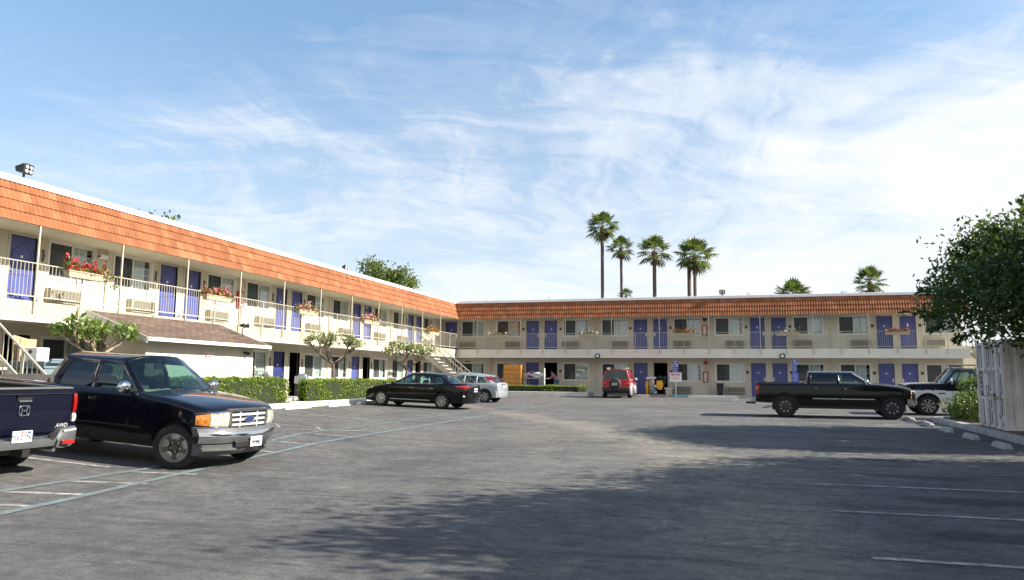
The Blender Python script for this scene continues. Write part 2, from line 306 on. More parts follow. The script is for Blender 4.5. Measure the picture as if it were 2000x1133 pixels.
def thing(name, label, cat, loc=(0, 0, 0), rotz=0, group=None):
    o = bpy.data.objects.new(name, None); C.objects.link(o); o.empty_display_size = .3
    o.location = loc; o.rotation_euler = (0, 0, rotz); return tag(o, label, cat, group)
def tag(o, label, cat, group=None):
    o['label'] = label; o['category'] = cat
    if group: o['group'] = group
    return o
def struct(o): o['kind'] = 'structure'; return o
def copy_tree(o, parent=None):
    c = o.copy(); C.objects.link(c)
    if parent: c.parent = parent
    for ch in list(o.children): copy_tree(ch, c)
    return c
def text(name, s, size, mat, parent, loc, ex, ey, depth=.003, align='CENTER', shear=0):
    """lettering as mesh; ex = reading direction, ey = up direction"""
    cu = bpy.data.curves.new(name, 'FONT'); cu.body = s; cu.size = size; cu.align_x = align; cu.align_y = 'CENTER'; cu.extrude = depth; cu.shear = shear
    tmp = bpy.data.objects.new('tmp', cu); C.objects.link(tmp)
    dg = bpy.context.evaluated_depsgraph_get(); dg.update()
    me = bpy.data.meshes.new_from_object(tmp.evaluated_get(dg)); bpy.data.objects.remove(tmp); bpy.data.curves.remove(cu)
    me.materials.clear(); me.materials.append(M[mat])
    ob = bpy.data.objects.new(name, me); C.objects.link(ob); ob.parent = parent
    ex = Vector(ex).normalized(); ey = Vector(ey).normalized(); ez = ex.cross(ey)
    m = Matrix((ex, ey, ez)).transposed().to_4x4(); m.translation = loc; ob.matrix_local = m
    return ob

# ------------------------------------------------------------------ ground shape (metres; camera stands at the origin)
def gbase(y): return .63 * min(1, max(0, (y - 8) / 42.5))
def gz(x, y):
    b = gbase(y); t = min(1, max(0, (-8 - x) / 10.5)); return b + (.63 - b) * t
def gframe(x, y, a):
    """matrix for something standing on the sloping lot, heading a (radians from +X)"""
    f = Vector((math.cos(a), math.sin(a), 0)); l = Vector((-f.y, f.x, 0)); e = 1.3
    f.z = (gz(x + f.x * e, y + f.y * e) - gz(x - f.x * e, y - f.y * e)) / (2 * e); l.z = (gz(x + l.x * .8, y + l.y * .8) - gz(x - l.x * .8, y - l.y * .8)) / 1.6
    f.normalize(); u = f.cross(l).normalized(); l = u.cross(f)
    m = Matrix((f, l, u)).transposed().to_4x4()
    m.translation = (x, y, (gz(x + f.x * e, y + f.y * e) + gz(x - f.x * e, y - f.y * e)) / 2); return m
# ------------------------------------------------------------------ setting
def ground():
    xs = [-400, -150, -60, -40, -30] + list(np.arange(-24, 12.01, .75)) + [16, 24, 40, 80, 160, 400]
    ys = [-300, -80, -30, -10] + list(np.arange(0, 54.1, 1.0)) + [60, 75, 110, 200, 500]
    V = [(x, y, gz(x, y)) for y in ys for x in xs]; n = len(xs)
    F = [(j * n + i, j * n + i + 1, (j + 1) * n + i + 1, (j + 1) * n + i) for j in range(len(ys) - 1) for i in range(n - 1)]
    struct(fast('parking_lot', V, F, 'asphalt'))
ground()
def line(p, q, w, mat, name='parking_line', lift=.006):
    p = Vector(p); q = Vector(q); d = (q - p); n = max(1, int(d.length / .75)); s = Vector((-d.y, d.x)).normalized() * w / 2
    V = []; F = []
    for i in range(n + 1):
        c = p + d * i / n
        for k in (-1, 1): V.append((c.x + s.x * k, c.y + s.y * k, gz(c.x + s.x * k, c.y + s.y * k) + lift))
    F = [(2 * i, 2 * i + 2, 2 * i + 3, 2 * i + 1) for i in range(n)]
    struct(fast(name, V, F, mat))
def poly(pts, w, mat, name, lift=.006):
    for a, b in zip(pts, pts[1:]): line(a, b, w, mat, name, lift)
# right hand bays
for y, x0 in ((8.17, 1.2), (10.7, 1.15), (13.1, 1.13), (5.7, 1.2), (3.2, 1.2)): line((x0, y), (5.3, y + .07), .10, 'white_line')
for y, x0, m in ((15.45, 1.6, 'faint_line'), (17.9, 1.4, 'faint_line'), (20.4, 1.9, 'faint_line'), (22.8, 2.2, 'faint_line'), (25.2, 1.8, 'faint_line'), (27.7, 2.0, 'white_line')): line((x0, y), (5.3, y + .05), .10, m)
# pedestrian path: two teal edges with white hatching
poly([(-8.2, 5.2), (-8.38, 7.21), (-8.66, 10.02), (-9.2, 15.85), (-9.06, 22.55), (-8.92, 30.6), (-8.67, 41)], .14, 'teal_line', 'path_line', .010)
poly([(-9.4, 5.8), (-9.55, 8.21), (-9.45, 10.72), (-10.5, 17.2), (-10.3, 20.05), (-10.15, 28.1), (-9.66, 41.1)], .125, 'teal_line', 'path_line', .010)
for i, y in enumerate((7.62, 8.55, 9.6, 10.7, 12.3, 13.75, 15.4, 17.4, 19.6, 22.0, 24.6, 27.4, 30.3, 33.3, 36.5)):
    xa = -9.5 if y < 11 else (-10.0 if y < 14 else -10.25); xb = -8.5 if y < 11 else -9.1
    line((xa, y - (.35 if y < 12 else .0)), (xb, y + .1), .11, 'white_line' if y < 18 else 'faint_line', 'path_line')
# left hand bays
line((-15.2, 10.45), (-10.0, 10.53), .10, 'white_line'); line((-15.2, 13.1), (-10.6, 13.1), .10, 'white_line')
line((-15.4, 22.85), (-11.3, 22.45), .09, 'white_line'); line((-14.6, 18.95), (-9.9, 18.85), .09, 'white_line'); line((-10.75, 18.2), (-9.65, 19.0), .09, 'white_line')
for x, y in ((-14.8, 27.1), (-13.2, 26.75), (-11.65, 26.2), (-10.45, 26.3), (-9.5, 27.2)): line((x, y), (x + 1.05, y - 1.2), .08, 'faint_line')
for x, y in ((-12.5, 19.1), (-11.2, 19.1)): line((x, y), (x + .75, y - .95), .09, 'white_line')
# far bays in front of the rear wing
for x in (-11.8, -9.2, -3.9, .1, 3.0): line((x, 49.3), (x - .4, 44.6), .10, 'faint_line')
line((-14.5, 47.7), (-6.5, 48.6), .16, 'white_line'); line((-.05, 49.4), (-.05, 46.4), .14, 'white_line')

# raised walkway along both wings, and planted strip to the right
w = MB(); w.box((-20.6, 8, .3), (-18.55, 52.6, .766)); w.build('walkway', 'concrete', bevel=.02)['kind'] = 'structure'
w = MB(); w.box((-18.55, 50.3, .3), (20, 52.6, .766)); w.build('walkway', 'concrete', bevel=.02)['kind'] = 'structure'
def strip(pts, w, h0, h1, mat, name, base=None):
    """kerb of width w along a plan polyline, following the lot"""
    rings = []
    P = []
    for a, b in zip(pts, pts[1:]):
        a = Vector(a); b = Vector(b); n = max(1, int((b - a).length / .6)); P += [a + (b - a) * i / n for i in range(n)]
    P.append(Vector(pts[-1]))
    for i, p in enumerate(P):
        d = (P[min(i + 1, len(P) - 1)] - P[max(0, i - 1)]).normalized(); s = Vector((-d.y, d.x)) * w / 2; z = gz(p.x, p.y) if base is None else base
        rings.append([(p.x + s.x, p.y + s.y, z + h0), (p.x - s.x, p.y - s.y, z + h0), (p.x - s.x, p.y - s.y, z + h1 - .025), (p.x - s.x * .8, p.y - s.y * .8, z + h1), (p.x + s.x * .8, p.y + s.y * .8, z + h1), (p.x + s.x, p.y + s.y, z + h1 - .025)])
    o = MB().loft(rings).build(name, mat, smooth=25); return struct(o)
strip([(6.75, 0), (6.75, 27.5), (6.62, 29.6), (6.75, 30.5), (7.1, 31.1), (7.9, 31.4), (14, 31.6)], .30, -.1, .15, 'kerb_grey', 'kerb')
V = []; F = []
xs = [6.8, 9, 12, 18, 40]; ys = list(np.arange(-8, 31.5, 1.5)) + [31.4]
for y in ys:
    for x in xs: V.append((x, y, gz(min(x, 6.8), y) + .13))
n = len(xs); F = [(j * n + i, j * n + i + 1, (j + 1) * n + i + 1, (j + 1) * n + i) for j in range(len(ys) - 1) for i in range(n - 1)]
struct(fast('planting_bed', V, F, 'soil'))
# planter kerbs on the left, the planter in front of the rear wing, painted kerbs
strip([(-16.9, 25.75), (-16.2, 25.75), (-15.95, 25.5), (-15.95, 8)], .22, -.1, .17, 'kerb_white', 'kerb')
strip([(-17.2, 26.15), (-16.3, 26.2), (-15.95, 26.55), (-15.95, 36.5), (-16.5, 37.1), (-17.5, 37.1)], .24, -.1, .19, 'kerb_white', 'kerb')
bm = MB(); bm.box((-17.4, 8, .3), (-16.05, 25.65, .72)); bm.box((-17.4, 26.3, .3), (-16.05, 37, .72)); bm.build('planting_bed', 'soil')['kind'] = 'structure'
bm = MB(); bm.box((-16.3, 48.8, .3), (-9.15, 49.0, .88)); bm.box((-9.35, 49.0, .3), (-9.15, 50.28, .88)); bm.build('kerb', 'kerb_white', bevel=.02)['kind'] = 'structure'
bm = MB(); bm.box((-16.3, 49.0, .3), (-9.35, 49.75, .83)); bm.build('planting_bed', 'soil')['kind'] = 'structure'
strip([(-9.0, 50.0), (-5.4, 50.0)], .28, -.1, .15, 'kerb_white', 'kerb')
strip([(-2.95, 49.9), (-.2, 49.9), (.0, 50.2)], .28, -.1, .15, 'kerb_white', 'kerb'); strip([(-3.95, 49.9), (-2.95, 49.9)], .285, -.1, .155, 'kerb_teal', 'kerb')

# ------------------------------------------------------------------ the motel: an L of two wings
LXW, RYW, EDGE = -20.37, 52.166, 1.579
F1, F2, SOF, EAVE, TOP = .766, 3.703, 3.158, 5.861, 7.06
motel = thing('motel_building', 'two storey cream motel with terracotta tile roof edge, long balcony and rows of blue doors', 'motel', (LXW, RYW, .63))
MO = (LXW, RYW, .63)
TL = lambda u, d, z: (LXW + d, u, z)      # left wing : u runs along Y, d out towards the lot
TR = lambda u, d, z: (u, RYW - d, z)      # rear wing : u runs along X
def mpart(mb, name, mat, parent=None, **k): return mb.build(name, mat, parent or motel, MO, **k)
def tb(mb, T, u, d, z, mi=0): mb.box((u[0], d[0], z[0]), (u[1], d[1], z[1]), mi, T)

def wall(T, U, Z, ops, mat):
    us = sorted({U[0], U[1]} | {o[0] for o in ops} | {o[1] for o in ops}); zs = sorted({Z[0], Z[1]} | {o[2] for o in ops} | {o[3] for o in ops})
    mb = MB()
    for a, b in zip(us, us[1:]):
        for c, d in zip(zs, zs[1:]):
            m = ((a + b) / 2, (c + d) / 2)
            if any(o[0] < m[0] < o[1] and o[2] < m[1] < o[3] for o in ops): continue
            mb.quad(T(a, 0, c), T(b, 0, c), T(b, 0, d), T(a, 0, d))
    for a, b, c, d in ops:
        e = -.13
        for p, q in (((a, c), (b, c)), ((b, c), (b, d)), ((b, d), (a, d)), ((a, d), (a, c))):
            mb.quad(T(p[0], 0, p[1]), T(q[0], 0, q[1]), T(q[0], e, q[1]), T(p[0], e, p[1]))
    mpart(mb, 'wall', mat, recalc=False)

def window(T, a, b, z0, z1, seed, swap=False, trim=True):
    r = random.Random(seed); m = (a + b) / 2; f = MB()
    t = .045
    for u, z in (((a, b), (z0, z0 + t)), ((a, b), (z1 - t, z1)), ((a, a + t), (z0 + t, z1 - t)), ((b - t, b), (z0 + t, z1 - t)), ((m - t * .7, m + t * .7), (z0 + t, z1 - t))): tb(f, T, u, (-.09, -.012), z)
    q = .065   # casing around the opening
    for u, z in (((a - q, b + q), (z1, z1 + q)), ((a - q, b + q), (z0 - q, z0)), ((a - q, a), (z0, z1)), ((b, b + q), (z0, z1))): tb(f, T, u, (.0, .022), z)
    fr = mpart(f, 'window', 'trim')
    g = MB(); e = -.055
    g.quad(T(a + t, e, z0 + t), T(m, e, z0 + t), T(m, e, z1 - t), T(a + t, e, z1 - t)); g.quad(T(m, e, z0 + t), T(b - t, e, z0 + t), T(b - t, e, z1 - t), T(m, e, z1 - t))
    g.build('pane', 'pane', fr, MO)
    s = MB(); s0, s1 = ((a + t, m - t * .7) if not swap else (m + t * .7, b - t)); s.quad(T(s0, -.025, z0 + t), T(s1, -.025, z0 + t), T(s1, -.025, z1 - t), T(s0, -.025, z1 - t)); s.build('insect_screen', 'screen', fr, MO)
    mu = MB()
    for p0, p1, rows, cols in ((a + t, m - t * .7, 4, 3), (m + t * .7, b - t, 4, 3)):
        for i in range(1, cols): u = p0 + (p1 - p0) * i / cols; tb(mu, T, (u - .008, u + .008), (-.075, -.060), (z0 + t, z1 - t))
        for i in range(1, rows): z = z0 + t + (z1 - z0 - 2 * t) * i / rows; tb(mu, T, (p0, p1), (-.0745, -.0605), (z - .008, z + .008))
    mu.build('muntin_grid', 'trim', fr, MO)
    c = MB(); n = 40
    gap = r.choice([(0, 0), (0, 0), (.02, .0), (.0, .12), (.3, .0), (.12, .1)])
    ua, ub = a + (b - a) * gap[0], b - (b - a) * gap[1]
    ph = r.uniform(0, 6); k = r.uniform(7, 11)
    row = [(ua + (ub - ua) * i / n, -.135 - .022 * math.sin(k * 2 * math.pi * i / n / 1.0 + ph) - .01 * math.sin(2.7 * i + ph)) for i in range(n + 1)]
    for (u0, d0), (u1, d1) in zip(row, row[1:]): c.quad(T(u0, d0, z0 - .03), T(u1, d1, z0 - .03), T(u1, d1, z1 + .03), T(u0, d0, z1 + .03))
    c.build('curtain', 'curtain', fr, MO, smooth=60)

door_ops = []
def door(T, u, z0, mat='door', handle=1, hw=.455, h=2.075):
    d = MB(); tb(d, T, (u - hw, u + hw), (-.10, -.055), (z0 + .012, z0 + h))
    # raised arched panel mouldings
    def arch(x0, x1, za, zb, bow, n=10):
        p = [(x0, za), (x1, za)] + [(x1 + (x0 - x1) * i / n, zb + bow * math.sin(math.pi * i / n) ** 1.5) for i in range(n + 1)]
        p.append(p[0]); d.tube([T(u + a, -.052, z0 + b) for a, b in p], .014, 5, 0, False)
    arch(-.30, .30, 1.12, 1.62, .22); arch(-.30, .30, .22, .92, .0)
    o = mpart(d, 'door', mat, smooth=40)
    f = MB(); e = .075
    for a, z in (((u - hw - e, u - hw), (z0, z0 + h + e)), ((u + hw, u + hw + e), (z0, z0 + h + e)), ((u - hw, u + hw), (z0 + h, z0 + h + e))): tb(f, T, a, (-.11, .024), z)
    f.build('door_frame', 'stucco', o, MO)
    s = handle * (hw - .075); k = MB(); tb(k, T, (u + s - .035, u + s + .035), (-.055, -.035), (z0 + .92, z0 + 1.16)); k.tube([T(u + s, -.03, z0 + 1.0), T(u + s, .01, z0 + 1.0), T(u + s - .12 * handle, .012, z0 + 1.0)], .014, 6); k.build('handle', 'steel', o, MO)
    pl = MB(); tb(pl, T, (u - .04, u + .04), (-.055, -.046), (z0 + 1.42, z0 + 1.50)); pl.build('number_plate', 'sign_white', o, MO)
    door_ops.append((T, u - hw, u + hw, z0, z0 + h)); return o
def open_door(T, u, z0, side, hw=.455, h=2.075):
    """doorway with its leaf swung into the dark room"""
    d = MB(); c = u + side * hw; a = c - side * .05
    d.box((min(c, a), -.92, z0 + .012), (max(c, a), -.12, z0 + h), 0, T)
    o = mpart(d, 'door', 'door_navy')
    f = MB(); e = .075
    for p, z in (((u - hw - e, u - hw), (z0, z0 + h + e)), ((u + hw, u + hw + e), (z0, z0 + h + e)), ((u - hw, u + hw), (z0 + h, z0 + h + e))): tb(f, T, p, (-.11, .024), z)
    f.build('door_frame', 'stucco', o, MO); door_ops.append((T, u - hw, u + hw, z0, z0 + h))
def room_number(T, u, z, n=3):
    b = MB(); r = random.Random(int(u * 100)); tb(b, T, (u - .06, u + .06), (0, .012), (z - .02, z + .13 * n), 0)
    b = MB()
    for i in range(n):
        zz = z + i * .125
        if n == 1: tb(b, T, (u - .075, u + .075), (0, .03), (zz - .02, zz + .15)); continue
        k = [(-.045, .045, .085, .105), (-.045, -.022, .0, .105), (.022, .045, .0, .105), (-.045, .045, 0, .022), (-.045, .045, .042, .062)]
        for a0, a1, c0, c1 in r.sample(k, 4): tb(b, T, (u + a0, u + a1), (0, .02), (zz + c0, zz + c1))
    mpart(b, 'room_number', 'number')
def ac(T, a, b, z0, z1, dp=.26):
    o = MB(); tb(o, T, (a, b), (0, dp), (z0, z1)); o = mpart(o, 'air_conditioner', 'ac', bevel=.015)
    g = MB()
    for i in range(9): z = z0 + .07 + (z1 - z0 - .14) * i / 8; tb(g, T, (a + .05, b - .05), (dp + .001, dp + .010), (z - .011, z + .011))
    g.build('vent_slats', 'ac_dark', o, MO)

UZ = (4.69, 5.80); LZ = (1.65, 2.80)
def wing(T, pairs, upper, lower, U):
    """upper / lower : {pair index: (left window?, left door, right door, right window?)}"""
    ops = []; sd = int(abs(U[0]) * 7)
    for lvl, spec, z0, wz, acz in ((2, upper, F2, UZ, (3.88, 4.33)), (1, lower, F1, LZ, (.89, 1.32))):
        for k, mid in pairs.items():
            s = spec.get(k)
            if not s: continue
            for i, (has, c) in enumerate(((s[0], mid - 2.43), (s[3], mid + 2.43))):
                if not has: continue
                sd += 1; a, b = c - .87, c + .87; ops.append((a, b) + wz); window(T, a, b, wz[0], wz[1], sd)
                if has != 2: q = (mid - 2.65, mid - 1.5) if i == 0 else (mid + 1.5, mid + 2.65); ac(T, q[0], q[1], *acz)
            for i, kind in ((0, s[1]), (1, s[2])):
                u = mid + (-.66, .66)[i]
                if not kind: continue
                if kind == 'open': open_door(T, u, z0, -1 if T is TL else 1)
                else: door(T, u, z0, kind, -1 if i else 1)
                room_number(T, u + (-.68, .68)[i], z0 + 1.42, 3 if T is TL else 1)
    for q in door_ops:
        if q[0] is T: ops.append(q[1:])
    wall(T, U, (F1 - .15, EAVE), ops, 'stucco')
D, N, O = 'door', 'door_navy', 'open'
LP = {k: 24.356 + 7.448 * k for k in (-1, 0, 1, 2, 3)}
wing(TL, LP, {-1: (1, D, D, 1), 0: (1, D, D, 1), 1: (1, D, D, 1), 2: (1, D, D, 1), 3: (1, D, D, 1)},
     {-1: (2, D, O, 2), 0: (2, D, D, 2), 1: (2, N, O, 2), 2: (2, D, O, 2), 3: (2, D, O, 2)}, (9.5, RYW))
RP = {k: -13.073 + 7.542 * k for k in (-1, 0, 1, 2, 3)}
door(TR, -19.86, F2, 'door', 1); room_number(TR, -19.15, F2 + 1.42, 2)
door(TR, -19.5, F1, 'door_navy', 1)
wing(TR, RP, {-1: (0, 0, 0, 1), 0: (1, D, D, 1), 1: (1, D, D, 1), 2: (1, D, D, 1), 3: (1, D, D, 1)},
     {-1: (0, 0, 0, 2), 0: (2, D, O, 2), 1: (2, D, O, 1), 2: (1, D, D, 2), 3: (2, D, D, 2)}, (LXW, 13.15))
# shell behind the facades: rooms, back walls, floors
s = MB(); B = 9.0
s.box((LXW - B, 9.5, .4), (LXW - B + .2, RYW + B, 7.0)); s.box((LXW - B, RYW + B - .2, .4), (13.15, RYW + B, 7.0)); s.box((12.95, RYW + .001, .4), (13.15, RYW + B, 7.0)); s.box((LXW - B, 9.5, .4), (LXW, 9.7, 7.0))
mpart(s, 'wall', 'stucco')
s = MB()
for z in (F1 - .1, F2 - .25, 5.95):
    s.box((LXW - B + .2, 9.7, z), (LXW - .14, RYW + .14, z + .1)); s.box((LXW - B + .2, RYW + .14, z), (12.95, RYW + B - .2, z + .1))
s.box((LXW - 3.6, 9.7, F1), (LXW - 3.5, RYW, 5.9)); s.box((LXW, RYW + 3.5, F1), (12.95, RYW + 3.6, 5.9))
mpart(s, 'room_interior', 'dark')  # room walls coloured near black in place of the indoor shade
# balcony decks with their fascia
e = EDGE
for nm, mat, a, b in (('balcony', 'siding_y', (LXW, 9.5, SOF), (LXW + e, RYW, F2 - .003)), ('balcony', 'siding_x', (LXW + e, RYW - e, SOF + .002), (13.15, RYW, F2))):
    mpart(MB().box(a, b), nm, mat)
mpart(MB().box((LXW + e, 9.5, SOF - .03), (LXW + e + .03, RYW - e - .03, SOF + .05)).box((LXW + e, RYW - e - .03, SOF - .03), (13.15, RYW - e, SOF + .05)), 'drip_edge', 'trim')
# soffit
mpart(MB().box((LXW, 9.5, EAVE), (LXW + e - .02, RYW, EAVE + .06)).box((LXW + e - .02, RYW - e + .02, EAVE + .002), (13.2, RYW, EAVE + .06)), 'soffit', 'soffit')
# flat roof and white coping
mpart(MB().box((LXW - B, 9.5, 6.85), (LXW + 1.05, RYW + B, 6.95)).box((LXW + 1.05, RYW - 1.05, 6.851), (13.2, RYW + B, 6.951)), 'roof', 'roof_flat')
mpart(MB().box((LXW + .95, 9.5, 6.965), (LXW + 1.30, RYW - 1.30, 7.15)).box((LXW + .95, RYW - 1.30, 6.965), (13.25, RYW - .95, 7.15)), 'roof_coping', 'cap', bevel=.02)
# mansard of clay tiles: four courses, real barrel profile
def mansard(T, u0, sgn):
    mb = MB(); per = .152; sub = 6; n = int((abs((RYW if sgn > 0 else 13.25) - u0)) / per * sub) + 1
    zb, zt, db, dt = 5.835, 7.04, EDGE + .035, 1.19
    for k in range(4):
        q = []
        for z, ex in ((k / 4, -.012), (k / 4, .034), ((k + 1) / 4 + .02, .0)):
            d = db + (dt - db) * z; zz = zb + (zt - zb) * z; row = []
            for i in range(n + 1):
                u = u0 + i * per / sub; wv = abs(math.sin(math.pi * i / sub)) ** .75 * .034
                dd = d + ex + (wv if ex > -.01 else 0)
                if sgn > 0: u = min(u, RYW - dd)
                else: u = max(u, LXW + dd)
                row.append(T(u, dd, zz))
            q.append(row)
        vs = q[0] + q[1] + q[2]; m = n + 1
        mb.add(vs, [(r * m + i, r * m + i + 1, (r + 1) * m + i + 1, (r + 1) * m + i) for r in (0, 1) for i in range(n)])
    o = mpart(mb, 'tiled_roof_edge', 'tile', smooth=50, recalc=False)
mansard(TL, 9.5, 1); mansard(TR, LXW + 1.0, -1)
mpart(MB().add([TR(13.22, .95, 5.86), TR(13.22, EDGE + .03, 5.84), TR(13.22, 1.2, 7.04), TR(13.22, .95, 7.04)], [(0, 1, 2, 3)]), 'roof_end', 'siding_y')
mpart(MB().add([TL(9.51, .9, 5.86), TL(9.51, EDGE + .03, 5.84), TL(9.51, 1.2, 7.04), TL(9.51, .9, 7.04)], [(0, 1, 2, 3)]), 'roof_end', 'siding_y')
# poles and railings
def railing(T, us, end):
    for i, u in enumerate(us):
        mpart(MB().box((u - .023, e + .012, SOF + .22), (u + .023, e + .060, EAVE), 0, T), 'pole', 'cream_metal')
    cut = sorted(us + [end[0], end[1]])
    for a, b in zip(cut, cut[1:]):
        if b - a < .3: continue
        g = MB(); a += .03; b -= .03
        tb(g, T, (a, b), (e + .024, e + .056), (4.750, 4.773)); tb(g, T, (a, b), (e + .022, e + .058), (3.815, 3.845))
        k = max(2, int((b - a) / .118))
        for j in range(1, k): u = a + (b - a) * j / k; tb(g, T, (u - .0058, u + .0058), (e + .034, e + .046), (3.845, 4.745))
        m = (a + b) / 2
        if b - a > 2: tb(g, T, (m - .02, m + .02), (e + .0625, e + .09), (SOF + .22, 4.76))
        mpart(g, 'railing', 'cream_metal')
railing(TL, [16.637 + 3.0576 * k for k in range(-2, 11)], (9.6, RYW - e - .05))
railing(TR, [-17.295 + 3.1284 * k for k in range(10)], (LXW + e + .05, 13.1))
# downpipes between the rooms, wall lamps under the balcony edge, soffit lamps
for T, us in ((TL, [20.72, 28.1, 35.55, 43.0]), (TR, [-16.85, -9.3, -1.76, 5.78])):
    for u in us:
        mpart(MB().box((u - .035, .002, F2), (u + .035, .07, EAVE), 0, T), 'downpipe', 'stucco'); mpart(MB().box((u - .035, .002, F1), (u + .035, .07, SOF), 0, T), 'downpipe', 'stucco')
for u in (-8.85, 2.75):
    l = mpart(MB().lathe([(.001, -.05), (.17, -.05), (.17, .02), (.11, .03)], 16, TR(u, e + .05, 3.25)), 'wall_lamp', 'black', smooth=40); MB().lathe([(.001, -.07), (.09, -.065), (.105, -.04)], 14, TR(u, e + .05, 3.25)).build('lens', 'lampglass', l, MO)
for u in (-17.9, -9.5, -1.9): mpart(MB().ball(TR(u, 1.0, EAVE - .04), (.11, .11, .06)), 'soffit_lamp', 'lampglass', smooth=60)
# alarm bells and the camera bracket
for T, u, z in ((TL, 28.2, 5.62), (TR, -1.95, 2.85), (TR, -1.95, 5.72)): mpart(MB().lathe([(.001, -.09), (.10, -.08), (.12, -.02), (.12, .0)], 14, T(u, .02, z), 'y' if T is TR else 'x'), 'alarm_bell', 'red' if z < 5.7 else 'number', smooth=40)
# roof vents on the rear wing, roof access hood at the corner
for u, q in ((-17.0, .22), (-12.3, .3), (1.0, .28), (6.8, .3), (-6.6, .16)):
    mpart(MB().lathe([(q * .5, 0), (q * .5, .28), (q, .34), (q, .44), (.02, .52)], 12, TR(u, .3, 6.95), 'z'), 'roof_vent', 'cap', smooth=35)
# small signs between lower doors
for u in (-18.55, -6.9): mpart(MB().box((u - .2, .001, 2.83 if u < -10 else 1.9), (u + .2, .02, 2.93 if u < -10 else 2.0), 0, TR), 'wall_plaque', 'number')

# outside stairs
def stairs(name, label, base, dirv, width, run, z0, z1, rails=2, open_=True):
    """rises from base towards -dir; width to the left of travel"""
    d = Vector(dirv); s = Vector((-d.y, d.x, 0)); t = thing(name, label, 'staircase', base); n = 15
    P = lambda a, b, z: tuple(d * a + s * b + Vector((0, 0, z)))
    H = z1 - z0; tr = MB(); st = MB()
    for i in range(n):
        a0 = -run * i / n; z = H * (i + 1) / n
        tr.hexa([P(a0 - .30, .05, z - .06), P(a0, .05, z - .06), P(a0, width - .05, z - .06), P(a0 - .30, width - .05, z - .06)], [P(a0 - .30, .05, z), P(a0, .05, z), P(a0, width - .05, z), P(a0 - .30, width - .05, z)])
    tr.build('treads', 'concrete', t)
    for b in (0, width):
        st.hexa([P(.1, b - .03, -.02), P(.1, b + .03, -.02), P(-run, b + .03, H - .28), P(-run, b - .03, H - .28)], [P(.1, b - .03, .18), P(.1, b + .03, .18), P(-run, b + .03, H - .02), P(-run, b - .03, H - .02)])
    st.build('stringers', 'cream_metal', t)
    for b in (0, width):
        r = MB(); up = .92
        r.bar(P(0, b, up), P(-run, b, H + up), .042, .042); r.bar(P(0, b, .22), P(-run, b, H + .22), .03, .03)
        k = int(run / .16)
        for j in range(k + 1): a = -run * j / k; q = H * j / k; r.bar(P(a, b, q + (.22 if j % 6 else .0)), P(a, b, q + up), .016 if j % 6 else .05)
        r.build('railing', 'cream_metal', t)
    return t
stairs('staircase', 'cream metal staircase at the left edge, descending past a grey utility cart', (-15.6, 13.72, .58), (1, 0, 0), .78, 4.0, .56, F2)
stairs('staircase', 'cream concrete staircase near the inner corner, behind the black sedan and the silver hatchback', (-14.9, 43.0, .63), (1, 0, 0), 1.2, 3.9, .63, F2)
stairs('staircase', 'cream staircase at the far right end of the rear wing, beyond the white shipping container', (17.2, 50.7, .63), (1, 0, 0), 1.2, 3.9, .63, F2)

# ------------------------------------------------------------------ low annex with brown shingles
an = thing('laundry_annex', 'low stucco annex with brown shingle lean-to roof below the left balcony', 'annex', (-17.7, 21.7, .63)); AO = (-17.7, 21.7, .63)
b = MB(); b.box((-18.5, 19.0, .5), (-17.0, 24.35, 2.78)); b.hexa([(-18.5, 19.0, 2.78), (-17.0, 19.0, 2.78), (-17.0, 24.35, 2.78), (-18.5, 24.35, 2.78)], [(-18.5, 19.0, 3.42), (-17.0, 19.0, 2.86), (-17.0, 24.35, 2.86), (-18.5, 24.35, 3.42)]); b.build('wall', 'stucco', an, AO)
A = ((-18.76, 3.62), (-16.5, 2.80))
b = MB(); b.hexa([(A[0][0], 18.5, A[0][1] - .05), (A[1][0], 18.5, A[1][1] - .05), (A[1][0], 24.65, A[1][1] - .05), (A[0][0], 24.65, A[0][1] - .05)], [(A[0][0], 18.5, A[0][1]), (A[1][0], 18.5, A[1][1]), (A[1][0], 24.65, A[1][1]), (A[0][0], 24.65, A[0][1])]); rf = b.build('roof', 'shingle', an, AO)
b = MB(); b.box((-16.5, 18.47, 2.69), (-16.455, 24.68, 2.80))
for y in (18.46, 24.65): b.hexa([(-18.76, y, 3.42), (-16.5, y, 2.63), (-16.5, y + .03, 2.63), (-18.76, y + .03, 3.42)], [(-18.76, y, 3.625), (-16.5, y, 2.805), (-16.5, y + .03, 2.805), (-18.76, y + .03, 3.625)])
b.build('fascia_board', 'trim', rf, AO)
b = MB(); b.box((-17.0, 23.75, 2.50), (-16.93, 23.95, 2.55)); b.box((-16.93, 23.8, 2.44), (-16.8, 23.9, 2.54)); b.build('wall_lamp', 'black', an, AO)
fl = thing('floodlight', 'small dark twin floodlight on a bracket at the lower end of the brown shingle roof', 'floodlight', (-17.4, 24.2, 3.13))
b = MB(); b.tube([(0, 0, 0), (0, 0, .28), (.03, .12, .36)], .022, 6); b.build('bracket', 'black', fl, smooth=40)
for dy in (-.12, .14): b = MB(); b.lathe([(.03, -.1), (.08, .06), (.085, .09), (.02, .09)], 10, (.05, dy, .40), 'x'); b.build('lamp_head', 'black', fl, smooth=40)
